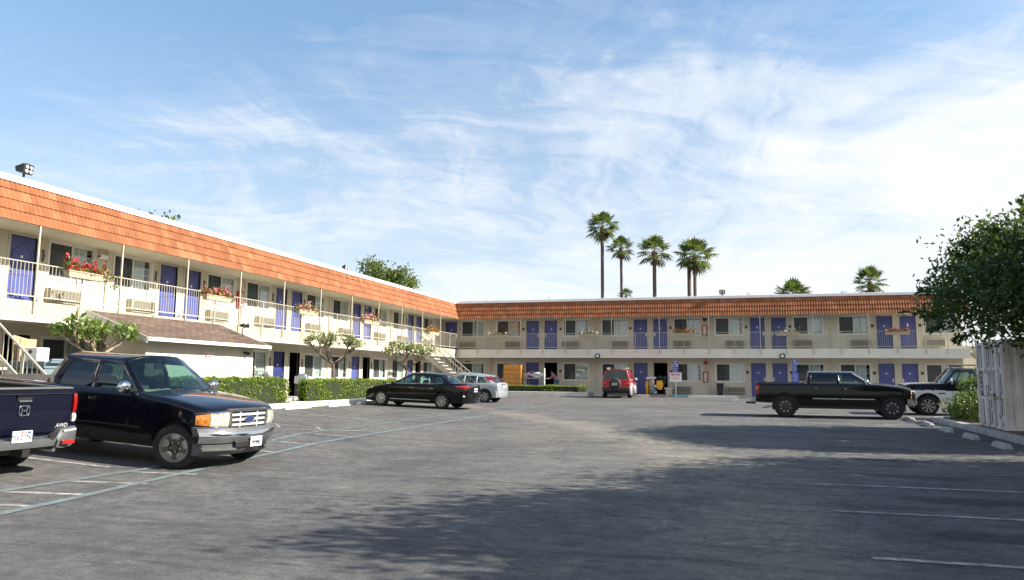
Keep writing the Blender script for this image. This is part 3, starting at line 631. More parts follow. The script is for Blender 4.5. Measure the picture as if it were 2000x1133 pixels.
# notice on the annex wall
sg = thing('notice_board', 'white notice with red header and two faded red lines on the annex wall', 'sign', (-16.995, 21.85, 2.2)); sg.scale = (1, .74, .74)
MB().box((0, -.31, -.33), (.02, .31, .36)).build('panel', 'sign_white', sg, bevel=.005)
def scribble(name, parent, mat, y0, y1, z0, z1, n, x=.021, axis='y', seed=1, flip=1):
    """illegible row of letter strokes, as blurred in the photograph"""
    r = random.Random(seed); b = MB(); w = (y1 - y0) / n
    for i in range(n):
        a = y0 + i * w + w * .12; c = a + w * .76; t = w * .24
        for q in r.sample([(a, a + t, z0, z1), (c - t, c, z0, z1), (a, c, z1 - (z1 - z0) * .2, z1), (a, c, z0, z0 + (z1 - z0) * .2), (a, c, (z0 + z1) / 2 - .01, (z0 + z1) / 2 + .012)], 3):
            if axis == 'y': b.box((x, q[0], q[2]), (x + .003, q[1], q[3]))
            else: b.box((q[0], x - .003, q[2]), (q[1], x, q[3]))
    return b.build(name, mat, parent)
h_ = MB().box((.0205, -.27, .13), (.023, .27, .31)).build('header', 'sign_red', sg); scribble('header_lettering', h_, 'sign_white', -.18, .25, .165, .275, 7, .0235, seed=3)
scribble('lettering', sg, 'sign_pink', -.22, .22, -.04, .06, 8, seed=4); scribble('lettering', sg, 'sign_pink', -.25, .25, -.25, -.14, 8, seed=5)

# block wall behind the far staircase
bw = thing('boundary_wall', 'pale block wall beyond the staircase at the far right, behind the container', 'wall', (26, 56, .6)); MB().box((-12.7, -.1, -.2), (16, .1, 3.4)).build('blockwork', 'stucco', bw); MB().box((-12.7, -.14, 3.4), (16, .14, 3.48)).build('wall_cap', 'trim', bw)
# ------------------------------------------------------------------ plants
def leaves(pos, size, aspect=.5, up=.35, seed=0, outward=None, fold=.0):
    """diamond leaf faces: pos (n,3)"""
    g = np.random.default_rng(seed); n = len(pos)
    d = g.normal(size=(n, 3)); d[:, 2] += up
    if outward is not None: d += outward * 1.1
    d /= np.linalg.norm(d, axis=1)[:, None] + 1e-9
    r = g.normal(size=(n, 3)); s = np.cross(d, r); s /= np.linalg.norm(s, axis=1)[:, None] + 1e-9
    L = size * g.uniform(.65, 1.3, n)[:, None]
    V = np.stack([pos, pos + d * L * .45 + s * L * aspect * .5, pos + d * L, pos + d * L * .45 - s * L * aspect * .5], 1).reshape(-1, 3)
    return V, np.arange(4 * n).reshape(n, 4)
def crown_points(c, rad, clusters, per, spread, seed, shell=.55, flat=1., lumps=5):
    g = np.random.default_rng(seed); c = np.array(c); rad = np.array(rad)
    lump = g.normal(size=(lumps, 3)); lump /= np.linalg.norm(lump, axis=1)[:, None]
    k = g.normal(size=(clusters, 3)); k /= np.linalg.norm(k, axis=1)[:, None]
    rr = shell + (1 - shell) * g.random(clusters) ** .5
    lob = np.max(k @ lump.T, axis=1); rr *= .80 + .28 * np.clip(lob, 0, 1) ** 3
    cl = c + k * rr[:, None] * rad
    out = np.repeat(k, per, 0)
    p = np.repeat(cl, per, 0) + g.normal(size=(clusters * per, 3)) * spread * np.array([1, 1, flat]) + out * (g.random((clusters * per, 1)) * spread * 1.8)
    return p, out
def limbs(mb, base, tips, r0, seed=0, fork=.45):
    g = random.Random(seed); base = Vector(base)
    for t in tips:
        t = Vector(t); pts = []
        for i in range(6):
            f = i / 5; p = base.lerp(t, f); p.z = base.z + (t.z - base.z) * (f ** .8); 
            if 0 < i < 5: p += Vector((g.uniform(-1, 1), g.uniform(-1, 1), g.uniform(-.5, .5))) * (t - base).length * .05
            pts.append(p)
        mb.tube(pts, [r0 * (1 - .8 * i / 5) for i in range(6)], 7)
def tree(name, label, cat, base, h, c, rad, clusters, per, size, spread, leaf, seed, tr=.14, group=None, trunk_h=None, bark='bark', shell=.5, aspect=.5, lobes=()):
    t = thing(name, label, cat, base, 0, group); b = MB(); g = random.Random(seed); th = trunk_h or h * .4
    b.tube([(0, 0, -.2), (g.uniform(-.05, .05), .02, th * .5), (g.uniform(-.1, .1), g.uniform(-.1, .1), th)], [tr * 1.35, tr, tr * .85], 9)
    tips = []
    for i in range(9):
        a = 2 * math.pi * i / 9 + g.uniform(-.3, .3); q = g.uniform(.35, .8)
        tips.append((c[0] + rad[0] * q * math.cos(a), c[1] + rad[1] * q * math.sin(a), c[2] + rad[2] * g.uniform(-.2, .7)))
    limbs(b, (0, 0, th * .93), tips, tr * .6, seed); b.build('trunk', bark, t, smooth=60)
    p, out = crown_points(c, rad, clusters, per, spread, seed, shell)
    for i, (lc, lr, lk) in enumerate(lobes): p2, o2 = crown_points(lc, lr, lk, per, spread, seed + 40 + i, shell); p = np.concatenate([p, p2]); out = np.concatenate([out, o2])
    V, F = leaves(p, size, aspect, .3, seed + 1, out * .6); fast('crown', V, F, leaf, t); return t

# big dark tree behind the container; three more like it stand to the right of the camera and shade the lot
tr0 = tree('broadleaf_tree', 'large dark green leafy tree hanging over the white shipping container', 'tree', (9.7, 22.6, .33), 7.4, (0, 0, 4.15), (4.5, 4.1, 1.9), 900, 74, .15, .25, 'leaf_tree', 11, .2, trunk_h=2.1, shell=.3)
# reaching sprays at the crown edge
def spray(parent, c, dirs, seed, leaf='leaf_tree', size=.20, n=60, spread=.16):
    g = np.random.default_rng(seed); P = []; O = []
    for (x, y, z), (dx, dy, dz), L in dirs:
        d = np.array((dx, dy, dz), float); d /= np.linalg.norm(d); f = g.random((n, 1)); P.append(np.array((x, y, z)) + d * f * L + g.normal(size=(n, 3)) * spread * (1.15 - f)); O.append(np.repeat(d[None], n, 0))
    V, F = leaves(np.concatenate(P), size, .5, .3, seed, np.concatenate(O)); return fast('outer_twigs', V, F, leaf, parent)
spray(tr0, None, [((-2.9, -.4, 4.6), (-.4, 0, 1), .8), ((-3.3, .2, 4.3), (-.8, .1, .6), 1.0), ((-3.9, 0, 3.6), (-1, 0, .15), 1.1), ((-4.0, .4, 3.2), (-1, .1, .05), 1.3), ((-4.0, -.4, 3.3), (-1, -.2, -.3), 1.1), ((-2.45, -.5, 4.9), (-.1, 0, 1), 1.15), ((-3.6, -.6, 4.0), (-1, -.1, .4), .9), ((-3.9, .1, 3.0), (-.9, 0, -.3), .9), ((-3.1, .6, 4.5), (-.7, .2, .8), .9), ((-3.0, .9, 2.8), (-.9, .2, -.3), 1.0)], 5, size=.15, n=130, spread=.11)
for i, (x, y, s, a) in enumerate(((11.0, 13.5, 1.0, 1.9), (10.6, 9.8, 1.12, 3.4))):
    c = copy_tree(tr0); c.location = (x, y, gz(6.8, y) + .13); c.scale = (s, s, s); c.rotation_euler[2] = a
    c['label'] = 'large leafy tree right of the camera, seen only by its shadow across the lot'; c['group'] = 'trees casting the shadows on the lot'

# trees showing over the left roof
tree('garden_tree', 'green tree with an uneven crown rising behind the left wing roof, near the corner', 'tree', (-27.2, 54.6, -.45), 12, (.2, 0, 8.3), (1.9, 1.8, 1.7), 90, 40, .26, .26, 'leaf_far', 21, .2, trunk_h=5, shell=.3, lobes=(((-.3, 0, 10.2), (.75, .8, 1.25), 36), ((1.9, .3, 9.1), (1.0, 1.0, 1.3), 52), ((-2.2, 0, 8.3), (1.2, 1.2, 1.05), 40), ((.9, 0, 9.5), (.7, .7, .8), 22), ((2.4, 0, 7.9), (.8, .8, 1.2), 30)))
for lab, x, y, z, sd in (('sparse treetop twigs peeking above the left roof edge, nearer the roof floodlight', -31.2, 31.0, 9.8, 3), ('small sprig of treetop above the left roof edge, farther from the roof floodlight', -31.0, 35.5, 9.75, 4)):
    tree('garden_tree', lab, 'tree', (x, y, .6), 10, (0, 0, z - 2.0), (1.6, 1.9, 1.75), 75, 26, .25, .26, 'leaf_far', sd, .16, group='treetops behind the left wing', trunk_h=5, shell=.3)

# fan palms
def palm(label, base, h, rad, trunk_r, seed, name='fan_palm', droop=.5, nf=34, twin=False):
    t = thing(name, label, 'palm tree', base, 0, 'fan palms beyond the rear wing'); g = random.Random(seed); b = MB(); lx = g.uniform(-.3, .3)
    P = [(lx * math.sin(i / 8 * 2.2) * .6, 0, h * i / 8) for i in range(9)]
    b.tube(P, [trunk_r * (1.25 - .45 * min(1, i / 3)) for i in range(9)], 10)
    if twin: b.tube([(p[0] - .75, p[1] + .4, p[2] * .985) for p in P], [trunk_r * .9] * 9, 10)
    b.build('trunk', 'palm_bark', t, smooth=60)
    top = Vector(P[-1]); k = MB()
    k.lathe([(trunk_r * .8, -1.3), (trunk_r * 1.25, -.9), (trunk_r * 1.35, -.4), (trunk_r * .8, -.05), (.02, .1)], 10, top, 'z'); k.build('leaf_bases', 'palm_skirt', t, smooth=50)
    V = []; F = []
    for i in range(nf):
        f = (i + .5) / nf; el = R(86 - 128 * f ** .9 + g.uniform(-9, 9)); az = i * 2.39996 + g.uniform(-.25, .25)
        d = Vector((math.cos(az) * math.cos(el), math.sin(az) * math.cos(el), math.sin(el))); pl = rad * g.uniform(.40, .55)
        hub = top + d * pl; hub.z -= pl * .12
        side = d.cross(Vector((0, 0, 1))); side = Vector((1, 0, 0)) if side.length < .05 else side.normalized(); nrm = side.cross(d)
        # stalk
        o = len(V); V += [top + side * .03, top - side * .03, hub - side * .02, hub + side * .02]; F.append((o, o + 1, o + 2, o + 3))
        nb = 15; fl = rad * g.uniform(.46, .62)
        for j in range(nb):
            a = (j / (nb - 1) - .5) * R(205); dd = d * math.cos(a) + side * math.sin(a); ln = fl * (1 - .25 * abs(a) / R(100))
            m = hub + dd * ln * .6 + nrm * (.05 * (1 if j % 2 else -1)); tip = hub + dd * ln; tip.z -= ln * droop * (.5 + .5 * abs(math.sin(a))) * g.uniform(.5, 1.1); m.z -= ln * .06
            w = dd.cross(nrm).normalized() * ln * .085; o = len(V); V += [hub, m + w, tip, m - w]; F.append((o, o + 1, o + 2, o + 3))
    fast('fronds', V, F, 'frond', t); V = []; F = []
    for i in range(9):
        az = i * 2.4 + g.uniform(-.4, .4); el = R(g.uniform(-82, -58)); d = Vector((math.cos(az) * math.cos(el), math.sin(az) * math.cos(el), math.sin(el))); hub = top + Vector((0, 0, -.4)) + d * rad * .3; side = d.cross(Vector((0, 0, 1))).normalized()
        for j in range(9): a = (j / 8 - .5) * R(100); dd = d * math.cos(a) + side * math.sin(a); tip = hub + dd * rad * g.uniform(.22, .36); o = len(V); V += [hub, hub.lerp(tip, .6) + side * .05, tip, hub.lerp(tip, .6) - side * .05]; F.append((o, o + 1, o + 2, o + 3))
    fast('dead_fronds', V, F, 'palm_skirt', t); return t
palm('tallest fan palm, leftmost of the four slender palms over the rear roof', (-16.4, 98.3, .6), 21.2, 2.5, .27, 1, droop=.5, nf=30)
palm('shorter thin fan palm close beside the tallest palm', (-14.3, 98.9, .6), 18.3, 2.05, .22, 2, droop=.45, nf=26)
palm('fan palm with an open round crown, third from the left', (-9.9, 100.1, .6), 17.9, 2.75, .31, 3, droop=.4, nf=26)
palm('fan palm with the widest shaggy crown on a doubled trunk, left of a roof floodlight', (-4.85, 101.6, .6), 17.4, 3.0, .28, 4, droop=.55, nf=34, twin=True)
palm('fan palm crown half hidden by the rear roof, over the third pair of doors', (7.2, 105.5, .6), 12.2, 2.7, .3, 5, droop=.3)
palm('fan palm crown with short visible trunk above the right end of the rear roof', (16.9, 108.2, .6), 14.2, 2.5, .3, 6, droop=.35, nf=28)
palm('small palm tuft just above the roof beside the second thin trunk', (-13.4, 98.3, .6), 11.9, 1.25, .2, 7, droop=.25, nf=20)
palm('small palm tuft just above the roof between the two right hand crowns', (13.6, 106.5, .6), 11.6, 1.35, .2, 8, droop=.25, nf=20)

# small pruned plumeria trees by the left wing
def plumeria(label, base, crown_w, ch, th, leaf, seed, flowers=0, lean=0):
    t = thing('plumeria_tree', label, 'tree', base, 0, 'pruned plumeria trees by the left wing'); g = random.Random(seed); b = MB(); tips = []
    b.tube([(0, 0, -.1), (lean * .4, .02, th * .5), (lean, 0, th)], [.085, .07, .065], 8)
    def br(p, d, L, r, lv):
        q = p + d * L; m = p.lerp(q, .5) + Vector((g.uniform(-1, 1), g.uniform(-1, 1), -.5)) * L * .10
        b.tube([p, m, q], [r, r * .85, r * .72], 6)
        if lv == 0: tips.append(q); return
        for s in (0, 1, 2)[:2 + (g.random() < .6)]:
            a = g.uniform(0, 6.28); e = Vector((math.cos(a), math.sin(a), g.uniform(.5, 1.3))).normalized(); br(q, (d * .75 + e).normalized(), L * g.uniform(.6, .8), r * .72, lv - 1)
    for i in range(5):
        a = 6.28 * i / 5 + g.uniform(-.3, .3); br(Vector((lean, 0, th)), Vector((math.cos(a) * .95, math.sin(a) * .95, .62)).normalized(), crown_w * .27, .05, 2)
    b.build('trunk', 'bark' if flowers else 'bark_pale', t, smooth=60)
    P = []; O = []
    for q in tips:
        for i in range(24): a = g.uniform(0, 6.28); e = Vector((math.cos(a), math.sin(a), g.uniform(-.2, 1.))).normalized(); P.append(q + Vector((g.gauss(0, 1), g.gauss(0, 1), g.gauss(0, 1) * .8)) * .11); O.append(e)
    V, F = leaves(np.array(P), 0.21, .42, .1, seed, np.array(O) * 1.4); fast('crown', V, F, leaf, t)
    if flowers:
        P = np.array([tuple(q + Vector((g.gauss(0, .06), g.gauss(0, .06), .12 + g.gauss(0, .05)))) for q in tips for _ in range(flowers)]); V, F = leaves(P, .10, .8, .5, seed + 5); fast('blossom', V, F, 'fl_cream', t)
    return t
plumeria('bushy green plumeria with pale twisted branches behind the navy pickup cab', (-17.25, 17.4, .7), 2.0, 1.2, 1.45, 'leaf_plum', 3)
plumeria('plumeria with bare forked trunk and pale blossom above the long clipped hedge', (-16.75, 29.75, .7), 2.5, 1.3, 1.55, 'leaf_pale', 5, 7)
plumeria('plumeria leaning at the far end of the hedge beside the corner stairs', (-16.8, 37.1, .7), 2.7, 1.3, 1.45, 'leaf_pale', 9, 7, lean=.25)

# clipped hedges and shrubs
def hedge(label, a, b, seed, size=.085, dens=520, leaf='leaf_hedge'):
    c = ((a[0] + b[0]) / 2, (a[1] + b[1]) / 2, a[2]); t = thing('clipped_hedge', label, 'hedge', c, 0, 'clipped box hedges'); g = np.random.default_rng(seed)
    h = [(b[i] - a[i]) / 2 for i in range(3)]
    q = MB(); q.box((-h[0] * .86, -h[1] * .97, .0), (h[0] * .86, h[1] * .97, 2 * h[2] * .93)); q.build('twigs', 'hedge_core', t)
    P = []
    for ax, s in ((0, 1), (0, -1), (1, 1), (1, -1), (2, 1)):
        o = [i for i in range(3) if i != ax]; ar = 4 * h[o[0]] * h[o[1]]; n = int(ar * dens); p = np.zeros((n, 3))
        for i in o: p[:, i] = g.uniform(-1, 1, n) * h[i]
        wob = .03 * np.sin(p[:, o[0]] * 3.1 + seed) + .03 * np.sin(p[:, o[1]] * 5.3 + p[:, o[0]] * 2); p[:, ax] = s * (h[ax] + wob - np.abs(g.normal(0, .045, n))); P.append(p)
    p = np.concatenate(P); p[:, 2] += h[2]; edge = np.abs(p[:, 2] - 2 * h[2]) < .05; 
    V, F = leaves(p, size, .62, .5, seed); fast('foliage', V, F, leaf, t); return t
hedge('clipped green hedge in front of the annex wall, behind the navy pickup hood', (-16.68, 16.5, .72), (-16.2, 25.5, 1.58), 1)
hedge('long clipped hedge behind the black sedan, with a white kerb in front', (-16.64, 26.85, .72), (-16.2, 33.4, 1.55), 2)
hedge('short clipped hedge at the far end of the planter, seen over the black sedan hood', (-17.0, 34.2, .72), (-16.25, 36.6, 1.52), 3)
hedge('low clipped hedge on the white planter wall before the orange cabinet', (-16.2, 49.05, .83), (-9.45, 49.65, 1.25), 4, .085, 420)
def shrub(label, base, rad, seed, n=70):
    t = thing('shrub', label, 'shrub', base, 0, 'shrubs by the container'); b = MB(); limbs(b, (0, 0, -.05), [(rad[0] * .6 * math.cos(a), rad[1] * .6 * math.sin(a), rad[2] * 1.1) for a in (0, 1.3, 2.6, 3.9, 5.1)], .03, seed); b.build('stems', 'bark', t)
    p, o = crown_points((0, 0, rad[2]), rad, n, 44, .10, seed, .4); p[:, 2] = np.abs(p[:, 2]); V, F = leaves(p, .10, .55, .5, seed, o * .5); fast('foliage', V, F, 'leaf_shrub', t)
shrub('low bright shrub by the kerb end, left of the shipping container', (7.75, 29.2, .40), (.85, 1.5, .46), 3, 110)
shrub('taller yellow green shrub behind the low one, against the container edge', (8.6, 31.6, .45), (.9, .9, .78), 4, 90)

# balcony flower boxes
def flower_box(label, T, u0, u1, z, fl, seed, n=150, leaf='leaf_box', trail=False, hgt=.24):
    c = T((u0 + u1) / 2, e + .20, z); t = thing('flower_box', label, 'flower box', c, 0, 'flower boxes on the balcony rail'); L = (u1 - u0) / 2; ax = 1 if T is TL else 0
    sw = (lambda a, d, h: (d, a, h)) if ax else (lambda a, d, h: (a, -d, h))
    b = MB(); b.hexa([sw(-L * .94, -.09, 0), sw(L * .94, -.09, 0), sw(L * .94, .09, 0), sw(-L * .94, .09, 0)], [sw(-L, -.11, .19), sw(L, -.11, .19), sw(L, .12, .19), sw(-L, .12, .19)]); b.box(sw(-L - .01, -.12, .165), sw(L + .01, .135, .20)); b.build('planter', 'terracotta', t, bevel=.008)
    g = np.random.default_rng(seed)
    def pts(k, hz, s): q = np.stack([g.uniform(-1, 1, k) * L * 1.02, g.normal(0, .075, k), .2 + np.abs(g.normal(0, 1, k)) * hz * (.6 + .4 * np.sin(np.linspace(0, 9, k) + seed))], 1); q = q[:, [1, 0, 2]] if ax else q * np.array([1, -1, 1]); return q
    p = pts(int(n * 3), hgt * .66, 0)
    if trail:
        k = 40; q = np.stack([g.normal(.16, .05, k), L * g.uniform(.8, 1.35, k), g.uniform(-.15, .2, k)], 1); p = np.concatenate([p, q])
    V, F = leaves(p, .115, .6, .3, seed); fast('foliage', V, F, leaf, t)
    p = pts(int(n * .62), hgt * .8, 0); p[:, 2] += .03
    V, F = leaves(np.repeat(p, 4, 0), .085, .95, .3, seed + 9); fast('blossom', V, F, fl, t)
flower_box('long flower box of bright red blooms trailing over the rail, nearest on the left balcony', TL, 17.45, 18.95, 4.50, 'fl_red', 1, 120, trail=True, hgt=.23)
flower_box('flower box of pink blooms beside the second pair of blue doors on the left balcony', TL, 23.5, 24.95, 4.46, 'fl_pink', 2, 150, hgt=.21)
flower_box('flower box of mixed white and red blooms before a blue door, third on left balcony', TL, 29.7, 31.3, 4.46, 'fl_mix', 3, 120, hgt=.24)
flower_box('flower box of white and crimson blooms, fourth on the left balcony', TL, 35.9, 37.7, 4.48, 'fl_mix', 4, 150, hgt=.26)
flower_box('flower box of orange and green plants at the corner end of the left balcony', TL, 44.7, 46.4, 4.42, 'fl_orange', 5, 70, hgt=.3)
flower_box('flower box with low white blooms near the corner on the rear balcony', TR, -16.35, -15.0, 4.5, 'fl_white', 6, 60, hgt=.16)
flower_box('flower box with white blooms left and orange blooms right, after the first door pair', TR, -10.05, -8.8, 4.52, 'fl_white', 7, 35, hgt=.22)
flower_box('flower box of orange blooms before a window beside the balcony extinguisher cabinet', TR, -3.85, -2.5, 4.54, 'fl_orange', 8, 90, hgt=.2)
flower_box('flower box with sparse white flowers and dry leaves, right of the third door pair', TR, 2.35, 3.8, 4.50, 'fl_white', 9, 25, hgt=.22)
flower_box('flower box of pink and white blooms in front of the right hand balcony doors', TR, 8.6, 9.95, 4.51, 'fl_pink', 10, 80, hgt=.22)

# ------------------------------------------------------------------ things fixed to the building
def cabinet(label, T, u, z):
    c = T(u, .0, z); t = thing('extinguisher_cabinet', label, 'extinguisher', c, 0, 'fire extinguisher cabinets'); q = lambda *p: tuple(Vector(T(*p)) - Vector(c))
    MB().box((u - .15, .005, z), (u + .15, .17, z + .66), 0, lambda *p: q(*p)).build('box', 'red', t, bevel=.01)
    MB().box((u - .09, .171, z + .14), (u + .10, .178, z + .58), 0, lambda *p: q(*p)).build('window', 'pane', t)
    MB().tube([q(u, .10, z + .1), q(u, .10, z + .5)], .05, 8).build('extinguisher', 'red', t); MB().box((u - .07, .180, z + .03), (u + .07, .184, z + .11), 0, lambda *p: q(*p)).build('sticker', 'sign_white', t)
cabinet('bright red extinguisher cabinet on the sunlit left balcony wall', TL, 27.93, F2 + .92); cabinet('dull red extinguisher cabinet on the rear balcony wall, right of orange flowers', TR, -1.97, F2 + .95); cabinet('dark red extinguisher cabinet on the rear ground floor wall near the black bin', TR, -1.97, F1 + .85)
def floodlight(label, p, face, s=1.):
    t = thing('floodlight', label, 'floodlight', p, face, 'floodlights on the roof'); MB().tube([(0, 0, -.05), (0, 0, .2 * s)], .04 * s, 8).build('post', 'black', t)
    b = MB(); b.hexa([(-.16 * s, -.2 * s, .18 * s), (.16 * s, -.2 * s, .10 * s), (.16 * s, .2 * s, .10 * s), (-.16 * s, .2 * s, .18 * s)], [(-.20 * s, -.2 * s, .36 * s), (.20 * s, -.22 * s, .46 * s), (.20 * s, .22 * s, .46 * s), (-.20 * s, .2 * s, .36 * s)]); b.build('housing', 'black', t, bevel=.03)
    for y in (-.09, .09):
        for z in (.2, .34): MB().lathe([(.002, .02), (.055 * s, .012), (.06 * s, 0)], 10, ((.165 + (z - .1) * .11) * s, y * s, z * s), 'x').build('lamp', 'lampglass', t)
    return t
floodlight('black floodlight with four lamps on the left roof edge, nearest the camera', (-19.3, 16.45, 7.22), R(8), .85); floodlight('black floodlight on the left roof edge beside the tree crown', (-19.3, 35.2, 7.15), R(-25), .7)
floodlight('flat rectangular floodlight standing on the rear roof edge, right of the palms', (-.77, 51.0, 7.12), R(-90), .9); floodlight('tiny floodlight on the roof near the inner corner', (-20.6, 52.0, 7.0), R(-30), .7)
cam_ = thing('security_camera', 'small white security camera on the wall under the left eave', 'camera', (LXW, 20.45, 5.55)); MB().box((0, -.03, .0), (.1, .03, .12)).build('mount', 'trim', cam_); MB().box((.08, -.2, -.02), (.22, .1, .11)).build('housing', 'sign_white', cam_, bevel=.01); MB().lathe([(.002, -.03), (.04, -.02), (.04, 0)], 10, (.15, -.2, .045), 'y').build('lens', 'black', cam_)

# ------------------------------------------------------------------ shipping container
ct = thing('shipping_container', 'dirty white shipping container with rusty locking bars standing on the right kerb', 'container', (7.12, 24.4, .34), R(0))
L_, W_, H_ = 6.06, 2.44, 2.56
def corr(axis, n, L, depth, z0, z1, off, mbx, face):
    p = []; per = L / n
    for i in range(n):
        for a, d in ((0, 0), (.30, 0), (.42, 1), (.80, 1), (.92, 0)): p.append(((i + a) * per, d * depth))
    p.append((L, 0))
    for (a, d), (b, c) in zip(p, p[1:]): mbx.quad(face(a, off + d, z0), face(b, off + c, z0), face(b, off + c, z1), face(a, off + d, z1))
b = MB()
corr('x', 22, L_ - .2, .036, .16, H_ - .08, .02, b, lambda a, d, z: (a + .1, d, z)); corr('x', 22, L_ - .2, .036, .16, H_ - .08, -.02, b, lambda a, d, z: (a + .1, W_ - d - .04, z))
b.box((.05, .0, H_ - .05), (L_, W_, H_ - .02)); b.box((L_ - .03, .02, .1), (L_, W_ - .02, H_ - .05))
b.build('side_panel', 'container', ct, recalc=False)
b = MB()
for y in (0, W_ - .1):
    b.box((0, y, 0), (L_, y + .1, .16)); b.box((0, y, H_ - .1), (L_, y + .1, H_))
    for x in (0, L_ - .1): b.box((x, y, .16), (x + .1, y + .1, H_ - .1))
    for x in (0, L_ - .16):
        for z in (0, H_ - .12): b.box((x - .006, y - .006, z - .006), (x + .17, y + .106, z + .126))
b.box((0, .1, 0), (.1, W_ - .1, .12)); b.box((0, .1, H_ - .1), (.1, W_ - .1, H_)); b.build('frame', 'container', ct, bevel=.008)
for k in (0, 1):
    b = MB(); y0 = .11 + k * (W_ / 2 - .11); y1 = y0 + W_ / 2 - .12; b.box((.02, y0, .12), (.06, y1, H_ - .1))
    for i in range(3): z = .2 + i * .78; b.box((.012, y0 + .08, z), (.021, y1 - .08, z + .68))
    d = b.build('door', 'container', ct, bevel=.01)
    for q in (.24, .78):
        r = MB(); y = y0 + (y1 - y0) * q; r.tube([(-.03, y, .06), (-.03, y, H_ - .03)], .022, 8)
        for z in (.10, .55, 1.05, 1.75, 2.35): r.box((-.055, y - .05, z), (.015, y + .05, z + .06))
        r.box((-.06, y - .06, .98), (-.03, y + .42 * (1 if q < .5 else -1), 1.03)); r.build('locking_bar', 'container', d, smooth=40)
    sl_ = MB()
    for q in (.0, .15, .34, .66, .87, 1.0): y = y0 + (y1 - y0) * q; sl_.box((.004, y - .018, .13), (.0195, y + .018, H_ - .11))
    sl_.build('seal_and_bar_shade', 'black', d)  # edge seals, and dark strips standing in for shade beside the bars
    for z in (.3, .9, 1.6, 2.2): h2 = MB(); h2.box((-.02, (y0 - .06) if k == 0 else y1 - .06, z), (.02, (y0 + .1) if k == 0 else y1 + .1, z + .12)); h2.build('hinge', 'container', d)
    for z in (.86, 1.70): MB().box((-.012, y0 + .02, z), (.0185, y1 - .02, z + .09)).build('cross_strap', 'jamb' if k == 0 and z < 1 else 'container', d)
MB().box((-.10, W_ / 2 - .14, 1.28), (-.03, W_ / 2 + .10, 1.60)).build('lock_box', 'container', ct, bevel=.01)
for i in range(5): scribble('marking', ct, 'number', W_ - .46, W_ - .16, 1.60 - i * .14, 1.68 - i * .14, 5, .0085, 'y', 30 + i)

# wheel stops
def wheel_stop(label, x, y, a, mat='kerb_white', grp='wheel stops on the right', L=.85):
    t = MB(); r = []
    for i, f in enumerate((-1, -.82, .82, 1)):
        s = .45 if i in (0, 3) else 1; r.append([(-.10, f * L, 0), (.10, f * L, 0), (.085, f * L, .06 * s), (.055, f * L, .13 * s), (-.055, f * L, .13 * s), (-.085, f * L, .06 * s)])
    o = t.loft(r).build('wheel_stop', mat, bevel=.01); o.matrix_world = gframe(x, y, a); tag(o, label, 'wheel stop', grp)
for y, lab in ((20.45, 'weathered wheel stop nearest the container door, in tree shade, closest to camera'), (22.9, 'pale wheel stop in the shade, second from the camera along the right kerb'), (25.35, 'pale wheel stop at the edge of the tree shade, middle of the right hand row'), (27.6, 'white wheel stop in sun, fourth from the camera along the right kerb'), (30.3, 'white wheel stop right under the front wheel of the black crew cab pickup')): wheel_stop(lab, 5.85, y, R(0), 'kerb_grey', L=.5)
for x, y, lab, a in ((-15.45, 27.95, 'white wheel stop in front of the long hedge, left of the black sedan', 0), (-15.5, 25.0, 'white wheel stop beside the bumper of the navy pickup', 0), (-15.4, 30.4, 'grey wheel stop just ahead of the black sedan', 0), (-15.4, 35.0, 'wheel stop in front of the silver hatchback', 0)): wheel_stop(lab, x, y, a, grp='wheel stops on the left')

# sign posts in front of the rear wing
def access_symbol(parent, cx, cz, s, y):
    b = MB(); b.lathe([(.001, -.004), (.09 * s, -.004), (.09 * s, 0)], 14, (cx - .02 * s, y, cz + .36 * s)); P = lambda a, c: (cx + a * s, y - .002, cz + c * s)
    b.tube([P(-.02, .24), P(-.01, .02), P(.20, .02), P(.30, -.26), P(.38, -.24)], .035 * s, 6); b.tube([P(-.01, .14), P(.17, .14)], .03 * s, 6)
    b.tube([P(-.06 + .25 * math.cos(q), -.10 + .25 * math.sin(q)) for q in [R(100 + i * 22) for i in range(11)]], .03 * s, 6); return b.build('access_symbol', 'sign_white', parent)
def sign_post(label, x, y, top, panels):
    z = gz(x, y); t = thing('parking_sign', label, 'sign', (x, y, z), 0, 'accessible parking signs'); MB().box((-.03, -.02, 0), (.03, .02, top - z)).build('post', 'steel', t)
    for (w, z0, z1, mat, kind) in panels:
        p = MB().box((-w / 2, -.035, z0 - z), (w / 2, -.022, z1 - z)).build('panel', mat, t, bevel=.006)
        if kind == 'sym':
            b = MB(); q = .014
            for a in (((-w / 2 + q, z1 - z - 2 * q), (w / 2 - q, z1 - z - q)), ((-w / 2 + q, z0 - z + q), (w / 2 - q, z0 - z + 2 * q))): b.box((a[0][0], -.0365, a[0][1]), (a[1][0], -.0352, a[1][1]))
            b.build('border', 'sign_white', p); access_symbol(p, 0, (z0 + z1) / 2 - z, (z1 - z0) * .82, -.036)
        elif kind == 'warn':
            hd = MB().box((-w * .40, -.0375, z1 - z - .19), (w * .40, -.0352, z1 - z - .06)).build('header', 'sign_red', p); scribble('header_lettering', hd, 'sign_white', -w * .26, w * .36, z1 - z - .165, z1 - z - .085, 7, -.0376, 'x', 8)
            for i in range(2): scribble('lettering', p, 'sign_pink', -w * .38, w * .38, z1 - z - .31 - i * .11, z1 - z - .25 - i * .11, 11, -.0356, 'x', 9 + i)
        else:
            for i in range(kind): scribble('lettering', p, 'sign_white', -w * .38, w * .38, z1 - z - .10 - i * .085, z1 - z - .055 - i * .085, 8, -.0356, 'x', 20 + i)
sign_post('sign post with blue wheelchair sign above a white board, beside the teal kerb', -3.72, 49.75, 2.92, [(.30, 2.42, 2.90, 'sign_blue', 'sym'), (.34, 2.20, 2.41, 'sign_blue', 2), (.72, 1.60, 2.18, 'sign_white', 'warn')])
